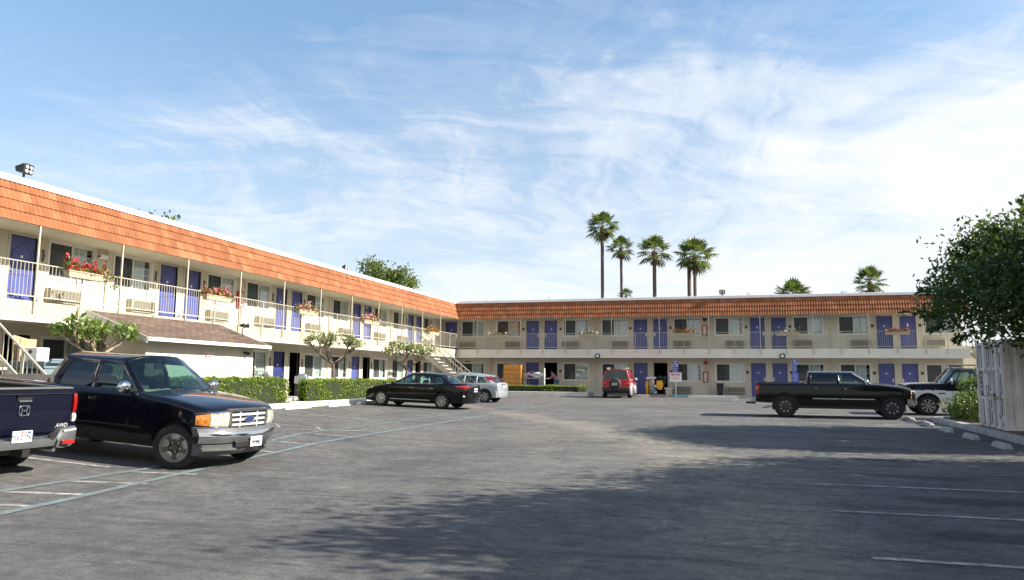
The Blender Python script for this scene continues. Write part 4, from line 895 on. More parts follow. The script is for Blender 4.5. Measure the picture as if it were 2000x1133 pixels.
sign_post('sign post with stacked blue panels behind the black crew cab pickup', 3.42, 50.0, 3.0, [(.27, 2.62, 3.0, 'sign_blue', 'sym'), (.27, 2.24, 2.61, 'sign_blue', 3), (.42, 1.60, 2.22, 'sign_blue', 6)])

# black bin, carts and people outside the ground floor rooms
tb_ = thing('litter_bin', 'tall black litter bin against the rear wall between two lower windows', 'bin', (-1.05, 51.6, F1)); b = MB(); b.hexa([(-.17, -.17, 0), (.17, -.17, 0), (.17, .17, 0), (-.17, .17, 0)], [(-.21, -.21, .68), (.21, -.21, .68), (.21, .21, .68), (-.21, .21, .68)]); b.build('body', 'black', tb_, bevel=.02); MB().box((-.235, -.235, .68), (.235, .235, .76)).build('rim', 'black', tb_, bevel=.02)
oc = thing('wooden_cabinet', 'tall orange wooden cabinet with plank front behind the low hedge', 'cabinet', (-14.52, 50.08, F1)); b = MB(); b.box((-.62, -.3, 0), (.62, .3, 1.86)); b.build('carcass', 'orange_wood', oc, bevel=.015)
for i in range(6): MB().box((-.59, -.335, .06 + i * .30), (.45, -.301, .315 + i * .30)).build('plank', 'orange_wood', oc, bevel=.006)
MB().box((-.60, -.308, .03), (.46, -.3005, 1.83)).build('plank_joints', 'jamb', oc); MB().box((.47, -.34, .03), (.62, -.302, 1.84)).build('corner_post', 'orange_wood', oc, bevel=.01)
wt = thing('work_table', 'grey metal work table with thin legs beyond the low hedge', 'table', (-12.85, 50.2, F1)); b = MB(); b.box((-.85, -.35, .93), (.85, .35, 1.0)); b.build('tabletop', 'grey_metal', wt, bevel=.01); MB().box((-.7, -.25, .25), (.7, .25, .28)).build('shelf', 'jamb', wt)
for x in (-.72, .42): 
    for y in (-.3, .3): MB().box((x - .025, y - .025, 0), (x + .025, y + .025, .93)).build('leg', 'grey_metal', wt)
ln = thing('linen_pile', 'heap of folded white linen on the grey work table', 'linen', (-12.75, 50.2, F1 + 1.0)); b = MB(); r = random.Random(3)
for i in range(9): b.ball((r.uniform(-.3, .3), r.uniform(-.15, .15), .08 + i * .028), (.24 + r.uniform(-.06, .08), .2, .09), 12, 6)
b.build('sheets', 'linen', ln, smooth=70)
pl_ = thing('white_post', 'white plastic post standing upright beside the work table', 'post', (-12.3, 49.85, F1)); MB().tube([(0, 0, 0), (0, 0, 1.6)], .045, 8).build('shaft', 'sign_white', pl_, smooth=40); MB().lathe([(.14, 0), (.14, .03), (.05, .06)], 12, (0, 0, 0), 'z', 0, True).build('foot', 'sign_white', pl_); MB().ball((0, 0, 1.61), .05).build('knob', 'sign_white', pl_, smooth=60)

def skinned(name, pts, edges, rad, mat, parent, sub=1):
    me = bpy.data.meshes.new(name); me.from_pydata(pts, edges, []); o = bpy.data.objects.new(name, me); C.objects.link(o); o.parent = parent
    sk = o.modifiers.new('skin', 'SKIN'); sk.use_smooth_shade = True; me.skin_vertices or None
    for v, r_ in zip(me.skin_vertices[0].data, rad): v.radius = (r_, r_)
    me.skin_vertices[0].data[0].use_root = True
    s = o.modifiers.new('sub', 'SUBSURF'); s.levels = s.render_levels = sub
    dg = bpy.context.evaluated_depsgraph_get(); dg.update(); nm = bpy.data.meshes.new_from_object(o.evaluated_get(dg)); o.modifiers.clear(); o.data = nm
    nm.materials.clear(); nm.materials.append(M[mat]); nm.polygons.foreach_set('material_index', [0] * len(nm.polygons)); nm.polygons.foreach_set('use_smooth', [True] * len(nm.polygons)); return o
def person(label, loc, rot, J, top, pants, sleeves=True, hair_len=.1, grp=None):
    """J: joints in metres: pelvis, chest, neck, head, l/r shoulder elbow wrist hip knee ankle toe"""
    t = thing('person', label, 'person', loc, rot, grp); K = ['pelvis', 'waist', 'chest', 'neck', 'head', 'crown']
    P = [Vector(J[k]) for k in K]; E_ = [(i, i + 1) for i in range(5)]; Rr = [.135, .125, .15, .055, .085, .07]
    for s in 'lr':
        n = len(P); P += [Vector(J[s + k]) for k in ('sh', 'el', 'wr', 'pa')]; E_ += [(2, n), (n, n + 1), (n + 1, n + 2), (n + 2, n + 3)]; Rr += [.065, .045, .03, .033]
        d = (Vector(J[s + 'pa']) - Vector(J[s + 'wr'])).normalized(); w = d.cross(Vector((0, 0, 1))).normalized()
        for i, (o_, ln_) in enumerate(((-.03, .07), (-.011, .085), (.010, .08), (.03, .062))):
            q = Vector(J[s + 'pa']) + w * o_ + d * .01; k = len(P); P += [q, q + d * ln_ * .5, q + d * ln_ + Vector((0, 0, -.03))]; E_ += [(n + 3, k), (k, k + 1), (k + 1, k + 2)]; Rr += [.0095, .009, .0075]
        k = len(P); q = Vector(J[s + 'wr']) + d * .025; P += [q + w * .035 + d * .02, q + w * .055 + d * .055]; E_ += [(n + 2, k), (k, k + 1)]; Rr += [.011, .009]
        n = len(P); P += [Vector(J[s + k]) for k in ('hi', 'kn', 'an', 'to')]; E_ += [(0, n), (n, n + 1), (n + 1, n + 2), (n + 2, n + 3)]; Rr += [.085, .06, .042, .038]
    skinned('body', [tuple(p) for p in P], E_, Rr, 'skin', t)
    # clothes: slightly fuller shells over torso, arms and legs
    P = [Vector(J['pelvis']), Vector(J['waist']), Vector(J['chest'])]; E_ = [(0, 1), (1, 2)]; Rr = [.155, .145, .17]
    for s in 'lr':
        n = len(P); P += [Vector(J[s + 'sh']), Vector(J[s + 'el'])]; E_ += [(2, n), (n, n + 1)]; Rr += [.083, .062]
        if sleeves: P.append(Vector(J[s + 'el']).lerp(Vector(J[s + 'wr']), .85)); E_.append((n + 1, n + 2)); Rr.append(.045)
    skinned('shirt', [tuple(p) for p in P], E_, Rr, top, t)
    P = [Vector(J['pelvis'])]; E_ = []; Rr = [.16]
    for s in 'lr': n = len(P); P += [Vector(J[s + 'hi']), Vector(J[s + 'kn']), Vector(J[s + 'an'])]; E_ += [(0, n), (n, n + 1), (n + 1, n + 2)]; Rr += [.105, .078, .06]
    skinned('trousers', [tuple(p) for p in P], E_, Rr, pants, t)
    h = Vector(J['head']); f = (Vector(J['face']) - h).normalized(); w = f.cross(Vector((0, 0, 1))).normalized(); u = w.cross(f)
    b = MB(); c = h - f * .02 + u * .025; b.ball(c, (.098, .098, .105), 12, 8); b.ball(c - f * .07 - u * hair_len, (.06, .06, .09), 10, 6); b.build('hair', 'hair', t, smooth=70)
    for sgn in (-1, 1): MB().ball(h + f * .085 + w * .032 * sgn + u * .01, .011, 8, 5).build('eye', 'black', t); MB().ball(h + w * .088 * sgn, (.018, .025, .032), 8, 5).build('ear', 'skin', t)
    b = MB(); b.ball(h + f * .10 - u * .02, (.014, .016, .02), 8, 5); b.build('nose', 'skin', t); MB().ball(h + f * .082 - u * .055, (.022, .012, .007), 8, 5).build('mouth', 'cloth_pink', t)
    for s in 'lr':
        a = Vector(J[s + 'an']); q = Vector(J[s + 'to']); b = MB(); m = a.lerp(q, .55); b.ball((m.x, m.y, .045), (.13 if abs(q.x - a.x) > abs(q.y - a.y) else .055, .055 if abs(q.x - a.x) > abs(q.y - a.y) else .13, .05), 10, 6); b.build('shoe', 'black', t, smooth=70)
def pose(**k): return k
person('person in pale lavender uniform leaning over the work table with outstretched arms', (-13.7, 50.3, F1), 0, pose(pelvis=(-.12, 0, .90), waist=(0, 0, 1.04), chest=(.16, 0, 1.24), neck=(.27, 0, 1.39), head=(.33, 0, 1.49), crown=(.35, 0, 1.57), face=(.46, 0, 1.45),
    lsh=(.17, .19, 1.30), lel=(.42, .20, 1.17), lwr=(.64, .16, 1.10), lpa=(.71, .15, 1.08), rsh=(.17, -.19, 1.30), rel=(.42, -.20, 1.17), rwr=(.64, -.15, 1.10), rpa=(.71, -.14, 1.08),
    lhi=(-.13, .1, .86), lkn=(-.08, .11, .47), lan=(-.16, .11, .08), lto=(-.02, .12, .04), rhi=(-.13, -.1, .86), rkn=(-.02, -.11, .47), ran=(-.06, -.11, .08), rto=(.08, -.12, .04)), 'cloth_lav', 'cloth_lav')
person('person with dark hair and mauve shirt bending at the right end of the work table', (-11.75, 50.45, F1), 0, pose(pelvis=(.12, 0, .84), waist=(.06, 0, .97), chest=(-.06, 0, 1.16), neck=(-.16, 0, 1.30), head=(-.21, 0, 1.39), crown=(-.23, 0, 1.47), face=(-.34, 0, 1.34),
    lsh=(-.06, -.18, 1.22), lel=(-.20, -.21, 1.02), lwr=(-.40, -.14, .98), lpa=(-.47, -.13, .99), rsh=(-.06, .18, 1.22), rel=(-.20, .21, 1.02), rwr=(-.40, .14, .98), rpa=(-.47, .13, .99),
    lhi=(.13, -.1, .80), lkn=(.04, -.11, .44), lan=(.12, -.11, .08), lto=(-.02, -.12, .04), rhi=(.13, .1, .80), rkn=(.02, .11, .44), ran=(.10, .11, .08), rto=(-.04, .12, .04)), 'cloth_pink', 'cloth_jean', False, .16)

hc_ = thing('housekeeping_cart', 'loaded housekeeping cart with yellow bags and white towels by a dark open doorway', 'cart', (-4.95, 50.55, .64)); b = MB()
for x in (-.55, .45):
    for y in (-.25, .25): b.tube([(x, y, .1), (x, y, 1.1)], .018, 6)
for z in (.16, .6, 1.08): b.box((-.56, -.26, z), (.46, .26, z + .03))
b.build('frame', 'black', hc_)
for x, y in ((-.5, -.22), (.4, -.22), (-.5, .22), (.4, .22)): MB().lathe([(.001, -.02), (.07, -.02), (.07, .02), (.001, .02)], 12, (x, y, .07)).build('wheel', 'rubber', hc_)
def sack(x, y, z0, z1, w, mat, nm, seed):
    b = MB(); g = random.Random(seed); rings = []
    for i in range(7): f = i / 6; rr = w * (.75 + .35 * math.sin(f * 2.6)) ; rings.append([(x + rr * math.cos(a) * g.uniform(.9, 1.1), y + rr * .8 * math.sin(a) * g.uniform(.9, 1.1), z0 + (z1 - z0) * f) for a in [6.28 * j / 10 for j in range(10)]])
    return b.loft(rings).build(nm, mat, hc_, smooth=60)
sack(-.62, -.12, .12, .98, .13, 'yellow', 'yellow_bag', 1); sack(.18, -.34, .45, 1.02, .20, 'yellow', 'yellow_bag', 2); sack(-.25, -.28, .2, .5, .18, 'teal_plastic', 'bucket', 3)
b = MB(); r = random.Random(4)
for i in range(10): b.ball((-.35 + r.uniform(-.25, .2), r.uniform(-.25, .1), 1.13 + r.uniform(0, .1)), (.16, .14, .06), 10, 5)
b.ball((-.22, -.29, .95), (.05, .03, .22)); b.ball((-.05, -.3, .66), (.14, .05, .10)); b.ball((-.2, -.3, .28), (.22, .08, .10)); b.build('towels', 'linen', hc_, smooth=70)
b = MB()
for i in range(7): b.ball((r.uniform(-.1, .5), r.uniform(-.1, .2), .8 + r.uniform(0, .45)), (.16, .14, .14), 9, 5)
b.build('dark_bags', 'black', hc_, smooth=60)
bb = thing('waste_bin', 'open beige plastic bin standing right of the loaded housekeeping cart', 'bin', (-4.22, 50.5, .64)); b = MB(); b.hexa([(-.17, -.15, 0), (.17, -.15, 0), (.17, .15, 0), (-.17, .15, 0)], [(-.22, -.2, .52), (.22, -.2, .52), (.22, .2, .52), (-.22, .2, .52)]); b.build('body', 'bin_beige', bb, bevel=.02); b = MB(); b.box((-.27, -.24, .52), (.27, .24, .57)); b.build('rim', 'sign_white', bb, bevel=.015)

# between the hedges
lb = thing('laundry_trolley', 'small black trolley with white linen on top in the gap between the hedges', 'trolley', (-18.75, 30.6, F1)); MB().box((-.2, -.3, .12), (.2, .3, .62)).build('body', 'black', lb, bevel=.02); b = MB(); b.box((-.22, -.32, .62), (.22, .32, .95)); b.ball((0, 0, .98), (.18, .26, .10)); b.build('linen', 'linen', lb, bevel=.02, smooth=50)
for y in (-.24, .24): MB().lathe([(.001, -.02), (.06, -.02), (.06, .02), (.001, .02)], 10, (0, y, .06)).build('wheel', 'rubber', lb)

# things stored under the near stairs
uc = thing('utility_cart', 'grey blue plastic utility cart with two shelves parked behind the navy tailgate', 'cart', (-16.7, 15.05, .60)); uc.scale = (1, 1, 1.32); b = MB()
for z in (.25, .92):
    b = MB(); b.box((-.55, -.3, z), (.55, .3, z + .05)); b.box((-.55, -.3, z + .05), (-.50, .3, z + .14)); b.box((.50, -.3, z + .05), (.55, .3, z + .14)); b.box((-.5, -.3, z + .05), (.5, -.26, z + .14)); b.box((-.5, .26, z + .05), (.5, .3, z + .14)); b.build('shelf', 'cart_grey', uc, bevel=.015)
MB().box((-.52, -.27, .3), (-.15, .27, .92)).build('upright', 'cart_grey', uc, bevel=.03); MB().box((.38, -.27, .3), (.52, .27, .92)).build('upright', 'cart_grey', uc, bevel=.03)
MB().tube([(.55, -.25, 1.0), (.72, -.25, 1.08), (.72, .25, 1.08), (.55, .25, 1.0)], .025, 8).build('push_handle', 'cart_grey', uc, smooth=50); MB().box((-.1, -.29, .30), (.32, .2, .66)).build('drawer', 'cart_grey', uc, bevel=.03)
for x in (-.45, .45):
    for y in (-.25, .25): MB().lathe([(.001, -.02), (.09, -.02), (.09, .02), (.001, .02)], 12, (x, y, .09)).build('wheel', 'rubber', uc)
wb = thing('white_machine', 'white appliance with dark round knobs standing on the utility cart', 'appliance', (-16.75, 15.05, 1.86)); wb.scale = (.8, .8, .72); MB().box((-.26, -.22, .0), (.26, .22, .66)).build('housing', 'sign_white', wb, bevel=.02)
for x, z in ((.0, .52), (.0, .32), (.0, .2)): MB().lathe([(.001, -.03), (.06 if z > .4 else .035, -.03), (.065 if z > .4 else .04, 0)], 12, (x, -.22, z)).build('knob', 'black', wb)
bk = thing('bicycle', 'dark bicycle with curved handlebars carried on the utility cart behind the white appliance', 'bicycle', (-16.35, 15.5, 1.0), R(12))
for x in (-.52, .52):
    w = MB(); w.lathe([(.31, -.02), (.34, 0), (.31, .02), (.30, 0), (.31, -.02)], 26, (x, 0, .34)); w = w.build('wheel', 'rubber', bk, smooth=60); s = MB()
    for i in range(12): a = 6.28 * i / 12; s.tube([(x, 0, .34), (x + .3 * math.cos(a), 0, .34 + .3 * math.sin(a))], .003, 4)
    s.build('spokes', 'steel', w)
b = MB()
for p, q in (((-.52, 0, .34), (-.15, 0, .30)), ((-.52, 0, .34), (-.2, 0, .80)), ((-.15, 0, .30), (-.24, 0, .92)), ((-.15, 0, .30), (.38, 0, .78)), ((-.2, 0, .80), (.36, 0, .86)), ((.52, 0, .34), (.34, 0, .98))): b.tube([p, q], .018, 7)
b.build('frame', 'black', bk, smooth=50); MB().tube([(.30, -.32, 1.16), (.42, -.26, 1.22), (.34, 0, 1.02), (.42, .26, 1.22), (.30, .32, 1.16)], .016, 7).build('handlebar', 'black', bk, smooth=50); MB().ball((-.25, 0, .96), (.14, .07, .04)).build('saddle', 'black', bk, smooth=60); MB().box((.44, -.03, .95), (.50, .03, 1.01)).build('reflector', 'red', bk)
for k, y in enumerate((.3, -.3)): MB().tube([(.31, y, 1.16), (.24, y, 1.12)], .022, 7).build('grip', 'red' if k else 'black', bk)
cb = thing('cardboard_sheet', 'folded tan cardboard propped between the stair balusters and the cart', 'cardboard', (-17.2, 15.0, .9)); b = MB()
for i, a in enumerate((-.3, .35)): b.hexa([(-.02 + i * .12, -.2, .0), (.02 + i * .12, -.2, 0), (.1 + i * .1, .2, 0), (.06 + i * .1, .2, 0)], [(-.02 + i * .12 + a * .2, -.2, 1.75 - i * .1), (.0 + i * .12 + a * .2, -.2, 1.75 - i * .1), (.08 + i * .1 + a * .2, .2, 1.65), (.06 + i * .1 + a * .2, .2, 1.65)])
b.build('sheet', 'cardboard', cb)
# ------------------------------------------------------------------ vehicles (x forward, y left, origin on the ground between the axles)
def lerp_pts(pts, x):
    if x <= pts[0][0]: return pts[0][1]
    for (a, p), (b, q) in zip(pts, pts[1:]):
        if x <= b: return p + (q - p) * (x - a) / (b - a) if b > a else q
    return pts[-1][1]
def smooth_pts(pts, x):
    """monotone-ish cubic through the points"""
    n = len(pts)
    if x <= pts[0][0]: return pts[0][1]
    if x >= pts[-1][0]: return pts[-1][1]
    for i in range(n - 1):
        if x <= pts[i + 1][0]:
            (x0, y0), (x1, y1) = pts[i], pts[i + 1]; h = x1 - x0; t = (x - x0) / h; s = (y1 - y0) / h
            def tan(k):
                if k <= 0 or k >= n - 1: return s
                a = (pts[k][1] - pts[k - 1][1]) / max(1e-6, pts[k][0] - pts[k - 1][0]); b = (pts[k + 1][1] - pts[k][1]) / max(1e-6, pts[k + 1][0] - pts[k][0])
                return 0 if a * b <= 0 else 2 * a * b / (a + b)
            m0, m1 = tan(i), tan(i + 1); t2 = t * t; t3 = t2 * t
            return y0 * (2 * t3 - 3 * t2 + 1) + m0 * h * (t3 - 2 * t2 + t) + y1 * (-2 * t3 + 3 * t2) + m1 * h * (t3 - t2)
class Car:
    def __init__(s, name, label, cat, paint, top, plan, sill, arches, wheel, prof, x, y, head, tub=None, bed=None, group='vehicles parked on the lot', paint_low=None, low_z=None, crown=.03, sh=.07):
        s.t = thing(name, label, cat, group=group); s.t.matrix_world = gframe(x, y, head); s.paint = paint
        s.top, s.plan, s.sill, s.arches, s.prof, s.wheel, s.tub, s.bed, s.crown, s.sh = top, plan, sill, arches, prof, wheel, tub, bed, crown, sh
        s.low = (paint_low, low_z); s.body()
    def hw(s, x): return smooth_pts(s.plan, x)
    def zt(s, x): return smooth_pts(s.top, x)
    def zb(s, x):
        z = lerp_pts(s.sill, x)
        for xc, r, zc in s.arches:
            if abs(x - xc) < r: z = max(z, zc + math.sqrt(r * r - (x - xc) ** 2))
        return z
    def y(s, x, z): return s.hw(x) * smooth_pts(s.prof, z)
    def body(s):
        x0, x1 = s.plan[0][0], s.plan[-1][0]; X = set(np.linspace(x0, x1, 46))
        for p in s.plan: X.add(p[0])
        for p in s.top: X.add(p[0])
        for xc, r, zc in s.arches:
            X = {x for x in X if not (abs(x - xc) < r + .03)}
            for i in range(19): X.add(xc + (r - .0005) * math.cos(math.pi * i / 18))
            X |= {xc - r - .001, xc + r + .001}
        for q in (s.tub, s.bed):
            if q: X |= {q[0], q[0] + .004, q[1], q[1] - .004}
        X = sorted(X); rings = []; inner = []
        for x in X:
            zb, zt = s.zb(x), s.zt(x); zb = min(zb, zt - .08); h = s.hw(x); sh = min(s.sh, (zt - zb) * .5); half = [(0, zb), (.72 * s.y(x, zb), zb)]
            for f in (0, .06, .22, .4, .58, .76, .9):
                z = zb + (zt - sh - zb) * f
                if s.low[0] and abs(f - .76) < .01 and zb + .1 < s.low[1] < zt - sh - .02: z = s.low[1]
                half.append((s.y(x, z), z))
            ys = s.y(x, zt - sh)
            for a in (0, 30, 60, 85): half.append((ys - sh * 1.25 * (1 - math.cos(R(a))), zt - sh + sh * math.sin(R(a))))
            ye = half[-1][0]; q = None
            for k in (s.tub, s.bed):
                if k and k[0] < x < k[1]: q = k
            if q:
                d = q[3] if len(q) > 3 else .1
                half += [(ye - .01, zt), (ye - d, zt), (ye - d - .004, zt - q[2]), (0, zt - q[2])]
            else:
                for f in (.9, .6, .3, 0): half.append((ye * f, zt + s.crown * (1 - f * f)))
            inner.append(q is not None)
            rings.append([(x, -a, z) for a, z in half] + [(x, a, z) for a, z in half[-2:0:-1]])
        mb = MB(); n = len(rings[0]); m = 1 + (n - 2) // 2   # index of last half point
        vs = [p for r_ in rings for p in r_]; F = []; mi = []
        for i in range(len(rings) - 1):
            for j in range(n):
                F.append((i * n + j, i * n + (j + 1) % n, (i + 1) * n + (j + 1) % n, (i + 1) * n + j)); k = j if j < n - j else n - j - 1
                deep = (inner[i] or inner[i + 1]) and k >= len(rings[0]) // 2 - 2
                und = k == 0 or k == 1
                zc = sum(vs[q][2] for q in F[-1]) / 4
                mi.append(2 if deep else 1 if und else 3 if s.low[0] and zc < s.low[1] else 0)
        F += [tuple(range(n))[::-1], tuple(range((len(rings) - 1) * n, len(rings) * n))]; mi += [3 if s.low[0] else 0, 3 if s.low[0] else 0]
        mb.v = vs; mb.f = F; mb.mi = mi
        s.bo = mb.build('body', [s.paint, 'black', 'interior', s.low[0] or s.paint], s.t, smooth=38)
        r, w, tx, style = s.wheel
        for i, (xc, _, _) in enumerate(s.arches):
            b = MB(); b.box((xc - r - .06, -tx + .10, .28), (xc + r + .06, tx - .10, r * 2 + .16)); b.build('wheel_well', 'black', s.t)
    def patch(s, name, mat, x0, x1, z0, z1, side, off=.006, nx=8, nz=6, parent=None, slant=0, thick=.012):
        mb = MB(); g = []; k = []
        for j in range(nz + 1):
            z = z0 + (z1 - z0) * j / nz
            for i in range(nx + 1):
                x = x0 + (x1 - x0) * i / nx + slant * j / nz; yy = s.y(x, z); g.append((x, side * (yy + off), z)); k.append((x, side * (yy + off - thick), z))
        n = nx + 1; o = len(g); F = [(j * n + i, j * n + i + 1, (j + 1) * n + i + 1, (j + 1) * n + i) for j in range(nz) for i in range(nx)]
        F2 = [tuple(q + o for q in f) for f in F]; ed = [i for i in range(n)] + [j * n + nx for j in range(1, nz + 1)] + [nz * n + i for i in range(nx - 1, -1, -1)] + [j * n for j in range(nz - 1, 0, -1)]
        mb.add(g + k, F + F2 + [(a, b, b + o, a + o) for a, b in zip(ed, ed[1:] + ed[:1])]); return mb.build(name, mat, parent or s.t, smooth=40)
    def doors(s, spans, z0, handle='chrome', hz=None, rear_hinge=()):
        for side in (-1, 1):
            for x0, x1 in spans:
                zt = min(s.zt(x0), s.zt(x1)) - s.sh - .005; d = s.patch('door', s.paint, x0, x1, z0, zt, side, .004, 8, 8)
                if s.low[0]:
                    d.data.materials.append(M[s.low[0]])
                    for p in d.data.polygons:
                        if p.center.z < s.low[1]: p.material_index = 1
                z = hz or zt - .09; x = x0 + .14; yy = side * (s.y(x, z) + .006); b = MB(); b.box((x - .09, yy - .004, z - .03), (x + .09, yy + side * .003, z + .03), 1); b.tube([(x - .085, yy, z), (x - .06, yy + side * .03, z), (x + .06, yy + side * .03, z), (x + .085, yy, z)], .014, 6); b.build('handle', [handle, 'black'], d, smooth=50)
    def wheels(s, steer=0):
        r, w, tx, style = s.wheel; key = ('w', r, w, style)
        for xc, _, _ in s.arches:
            for side in (-1, 1):
                if key not in cache:
                    b = MB(); ri = r * .66; b.lathe([(ri, -w / 2), (r * .80, -w / 2 - .012), (r * .95, -w / 2), (r, -w * .36), (r * 1.0, -w * .02), (r * .985, 0), (r, w * .02), (r, w * .36), (r * .95, w / 2), (r * .80, w / 2 + .012), (ri, w / 2), (ri, -w / 2)], 36)
                    b.lathe([(.001, -.02), (r * .64, -.02), (r * .64, .03), (.001, .03)], 20); tyre = b.build('wheel', 'rubber', s.t, smooth=35)
                    b = MB(); f = w / 2 - .012; rimr = r * .68
                    b.lathe([(rimr * 1.02, f - .07), (rimr * 1.03, f + .008), (rimr * .94, f + .004), (rimr * .90, f - .055)], 36); mats = {'alloy': 'rim', 'steel': 'rim_dull', 'black': 'rim_black'}[style[0]]
                    k = style[1]; dish = style[2]
                    if style[0] == 'black':
                        b.lathe([(.001, f - .03), (rimr * .42, f - .03), (rimr * .92, f - .05)], 30, mi=0)
                        for i in range(8): a = 6.283 * i / 8; b.lathe([(.001, 0), (.036, 0), (.036, -.02)], 10, (rimr * .66 * math.cos(a), f - .03, rimr * .66 * math.sin(a)), mi=1)
                    elif style[0] == 'steel':
                        b.lathe([(rimr * .93, f - .05), (rimr * .60, f - .03), (rimr * .44, f - .05)], 30, mi=0); b.lathe([(.001, f - .02), (rimr * .22, f - .02), (rimr * .26, f - .06), (rimr * .46, f - .075)], 24, mi=2)
                        for i in range(5): a = 6.283 * (i + .5) / 5; c_, q_ = math.cos(a), math.sin(a); t_ = .062; b.hexa([(rimr * .42 * c_ - t_ * q_ * 1.3, f - .078, rimr * .42 * q_ + t_ * c_ * 1.3), (rimr * .42 * c_ + t_ * q_ * 1.3, f - .078, rimr * .42 * q_ - t_ * c_ * 1.3), (rimr * .8 * c_ + t_ * q_, f - .05, rimr * .8 * q_ - t_ * c_), (rimr * .8 * c_ - t_ * q_, f - .05, rimr * .8 * q_ + t_ * c_)], [(rimr * .42 * c_ - t_ * q_ * .4, f - .024, rimr * .42 * q_ + t_ * c_ * .4), (rimr * .42 * c_ + t_ * q_ * .4, f - .024, rimr * .42 * q_ - t_ * c_ * .4), (rimr * .8 * c_ + t_ * q_ * .5, f - .024, rimr * .8 * q_ - t_ * c_ * .5), (rimr * .8 * c_ - t_ * q_ * .5, f - .024, rimr * .8 * q_ + t_ * c_ * .5)], 2 if i % 5 > 2 else 2)
                        for i in range(5): a = 6.283 * (i + .5) / 5; b.lathe([(.001, .004), (rimr * .085, .004), (rimr * .085, -.02)], 6, (rimr * .33 * math.cos(a), f - .055, rimr * .33 * math.sin(a)), mi=0)
                    else:
                        b.lathe([(.001, f - dish), (rimr * .16, f - dish), (rimr * .2, f - dish - .02)], 20)
                        for i in range(k):
                            a = 6.283 * i / k; da = 6.283 / k * style[3] / 2; P = lambda rr, an, yy: (rr * rimr * math.cos(an), yy, rr * rimr * math.sin(an))
                            b.hexa([P(.12, a - da * 1.3, f - dish - .05), P(.12, a + da * 1.3, f - dish - .05), P(.94, a + da, f - .05), P(.94, a - da, f - .05)], [P(.12, a - da * 1.2, f - dish), P(.12, a + da * 1.2, f - dish), P(.94, a + da * .8, f - .006), P(.94, a - da * .8, f - .006)])
                    rim = b.build('rim', [mats, 'chrome', 'rim_dark'], tyre, smooth=35); cache[key] = tyre; o = tyre
                else:
                    o = copy_tree(cache[key]); o.parent = s.t
                o.location = (xc, side * tx, r); o.rotation_euler = (0, random.random() * 6, 0); o.rotation_mode = 'ZYX'; o.rotation_euler = (0, random.random(), (steer if xc > 0 else 0) + (0 if side > 0 else math.pi))
    def cabin(s, cols, hb, hr, zb, zr, wb=.12, wt=.08, rb=.06, rt=.05, glassmat='cglass', dark=(), lo=.05, hi=.90, roof_crown=.04, seats=True, backlight=True, side_off=0):
        """cols: (x at belt, x at roof, 'g'/'p' for the span behind it), front to rear"""
        B = MB(); zrf = (lambda x: zr) if not callable(zr) else zr; zbf = (lambda x: zb) if not callable(zb) else zb
        edge = lambda f, x: zrf(x) + roof_crown * (1 - f * f) - .06 * abs(f) ** 10
        gl = {}
        for side in (-1, 1):
            for i in range(len(cols) - 1):
                (b0, r0, kind), (b1, r1, _) = cols[i], cols[i + 1]
                P = lambda u, v: ((b0 + (b1 - b0) * u) * (1 - v) + (r0 + (r1 - r0) * u) * v, side * (hb + (hr - hb) * v + .035 * math.sin(math.pi * v)), zbf(b0 + (b1 - b0) * u) * (1 - v) + edge(1, r0 + (r1 - r0) * u) * v)
                vs = [0, lo, .3, .55, .8, hi, 1]
                for a, c in zip(vs, vs[1:]):
                    q = [P(0, a), P(1, a), P(1, c), P(0, c)]
                    if kind != 'p' and a >= lo - 1e-6 and c <= hi + 1e-6: gl.setdefault((side, i), MB()).add([(p[0], p[1] - side * .012, p[2]) for p in q], [(0, 1, 2, 3)])
                    else: B.add(q, [(0, 1, 2, 3)])
        fs = [-1, -.95, -.6, -.3, 0, .3, .6, .95, 1]
        def sheet(bf, rf_, name, gm, vlo, vhi, glassy=True):
            W = MB(); vs = [0, vlo, .35, .65, vhi, 1]
            for i in range(len(fs) - 1):
                for a, c in zip(vs, vs[1:]):
                    P = lambda f, v: tuple(Vector(bf(f)).lerp(Vector(rf_(f)), v))
                    q = [P(fs[i], a), P(fs[i + 1], a), P(fs[i + 1], c), P(fs[i], c)]
                    (W if glassy and abs(fs[i] + fs[i + 1]) < 1.8 and a >= vlo - 1e-6 and c <= vhi + 1e-6 else B).add(q, [(0, 1, 2, 3)])
            if W.f: W.build(name, gm, s.t, smooth=60, recalc=False)
        b0, r0, _ = cols[0]; b1, r1, _ = cols[-1]
        sheet(lambda f: (b0 + wb * (1 - f * f), f * hb, zbf(b0)), lambda f: (r0 + wt * (1 - f * f), f * hr, edge(f, r0)), 'windshield', 'cglass', .03, .95)
        sheet(lambda f: (b1 - rb * (1 - f * f), f * hb, zbf(b1)), lambda f: (r1 - rt * (1 - f * f), f * hr, edge(f, r1)), 'rear_window', glassmat, .10, .90, backlight)
        # roof
        xs = [r0 + (r1 - r0) * i / 8 for i in range(9)]
        for i in range(8):
            for j in range(len(fs) - 1):
                q = []
                for xi, f in ((i, fs[j]), (i + 1, fs[j]), (i + 1, fs[j + 1]), (i, fs[j + 1])):
                    x = xs[xi] + (wt * (1 - f * f) * (1 - xi / 8) - rt * (1 - f * f) * xi / 8); q.append((x, f * hr, edge(f, xs[xi])))
                B.add(q, [(0, 1, 2, 3)])
        bm = bmesh.new(); o = B.build('cab', s.paint, s.t, recalc=False); bm.from_mesh(o.data); bmesh.ops.remove_doubles(bm, verts=bm.verts, dist=.002); bmesh.ops.recalc_face_normals(bm, faces=bm.faces); bm.to_mesh(o.data); bm.free()
        o.data.polygons.foreach_set('use_smooth', [True] * len(o.data.polygons)); o.data.set_sharp_from_angle(angle=R(35)); sd = o.modifiers.new('t', 'SOLIDIFY'); sd.thickness = .03; sd.offset = -1
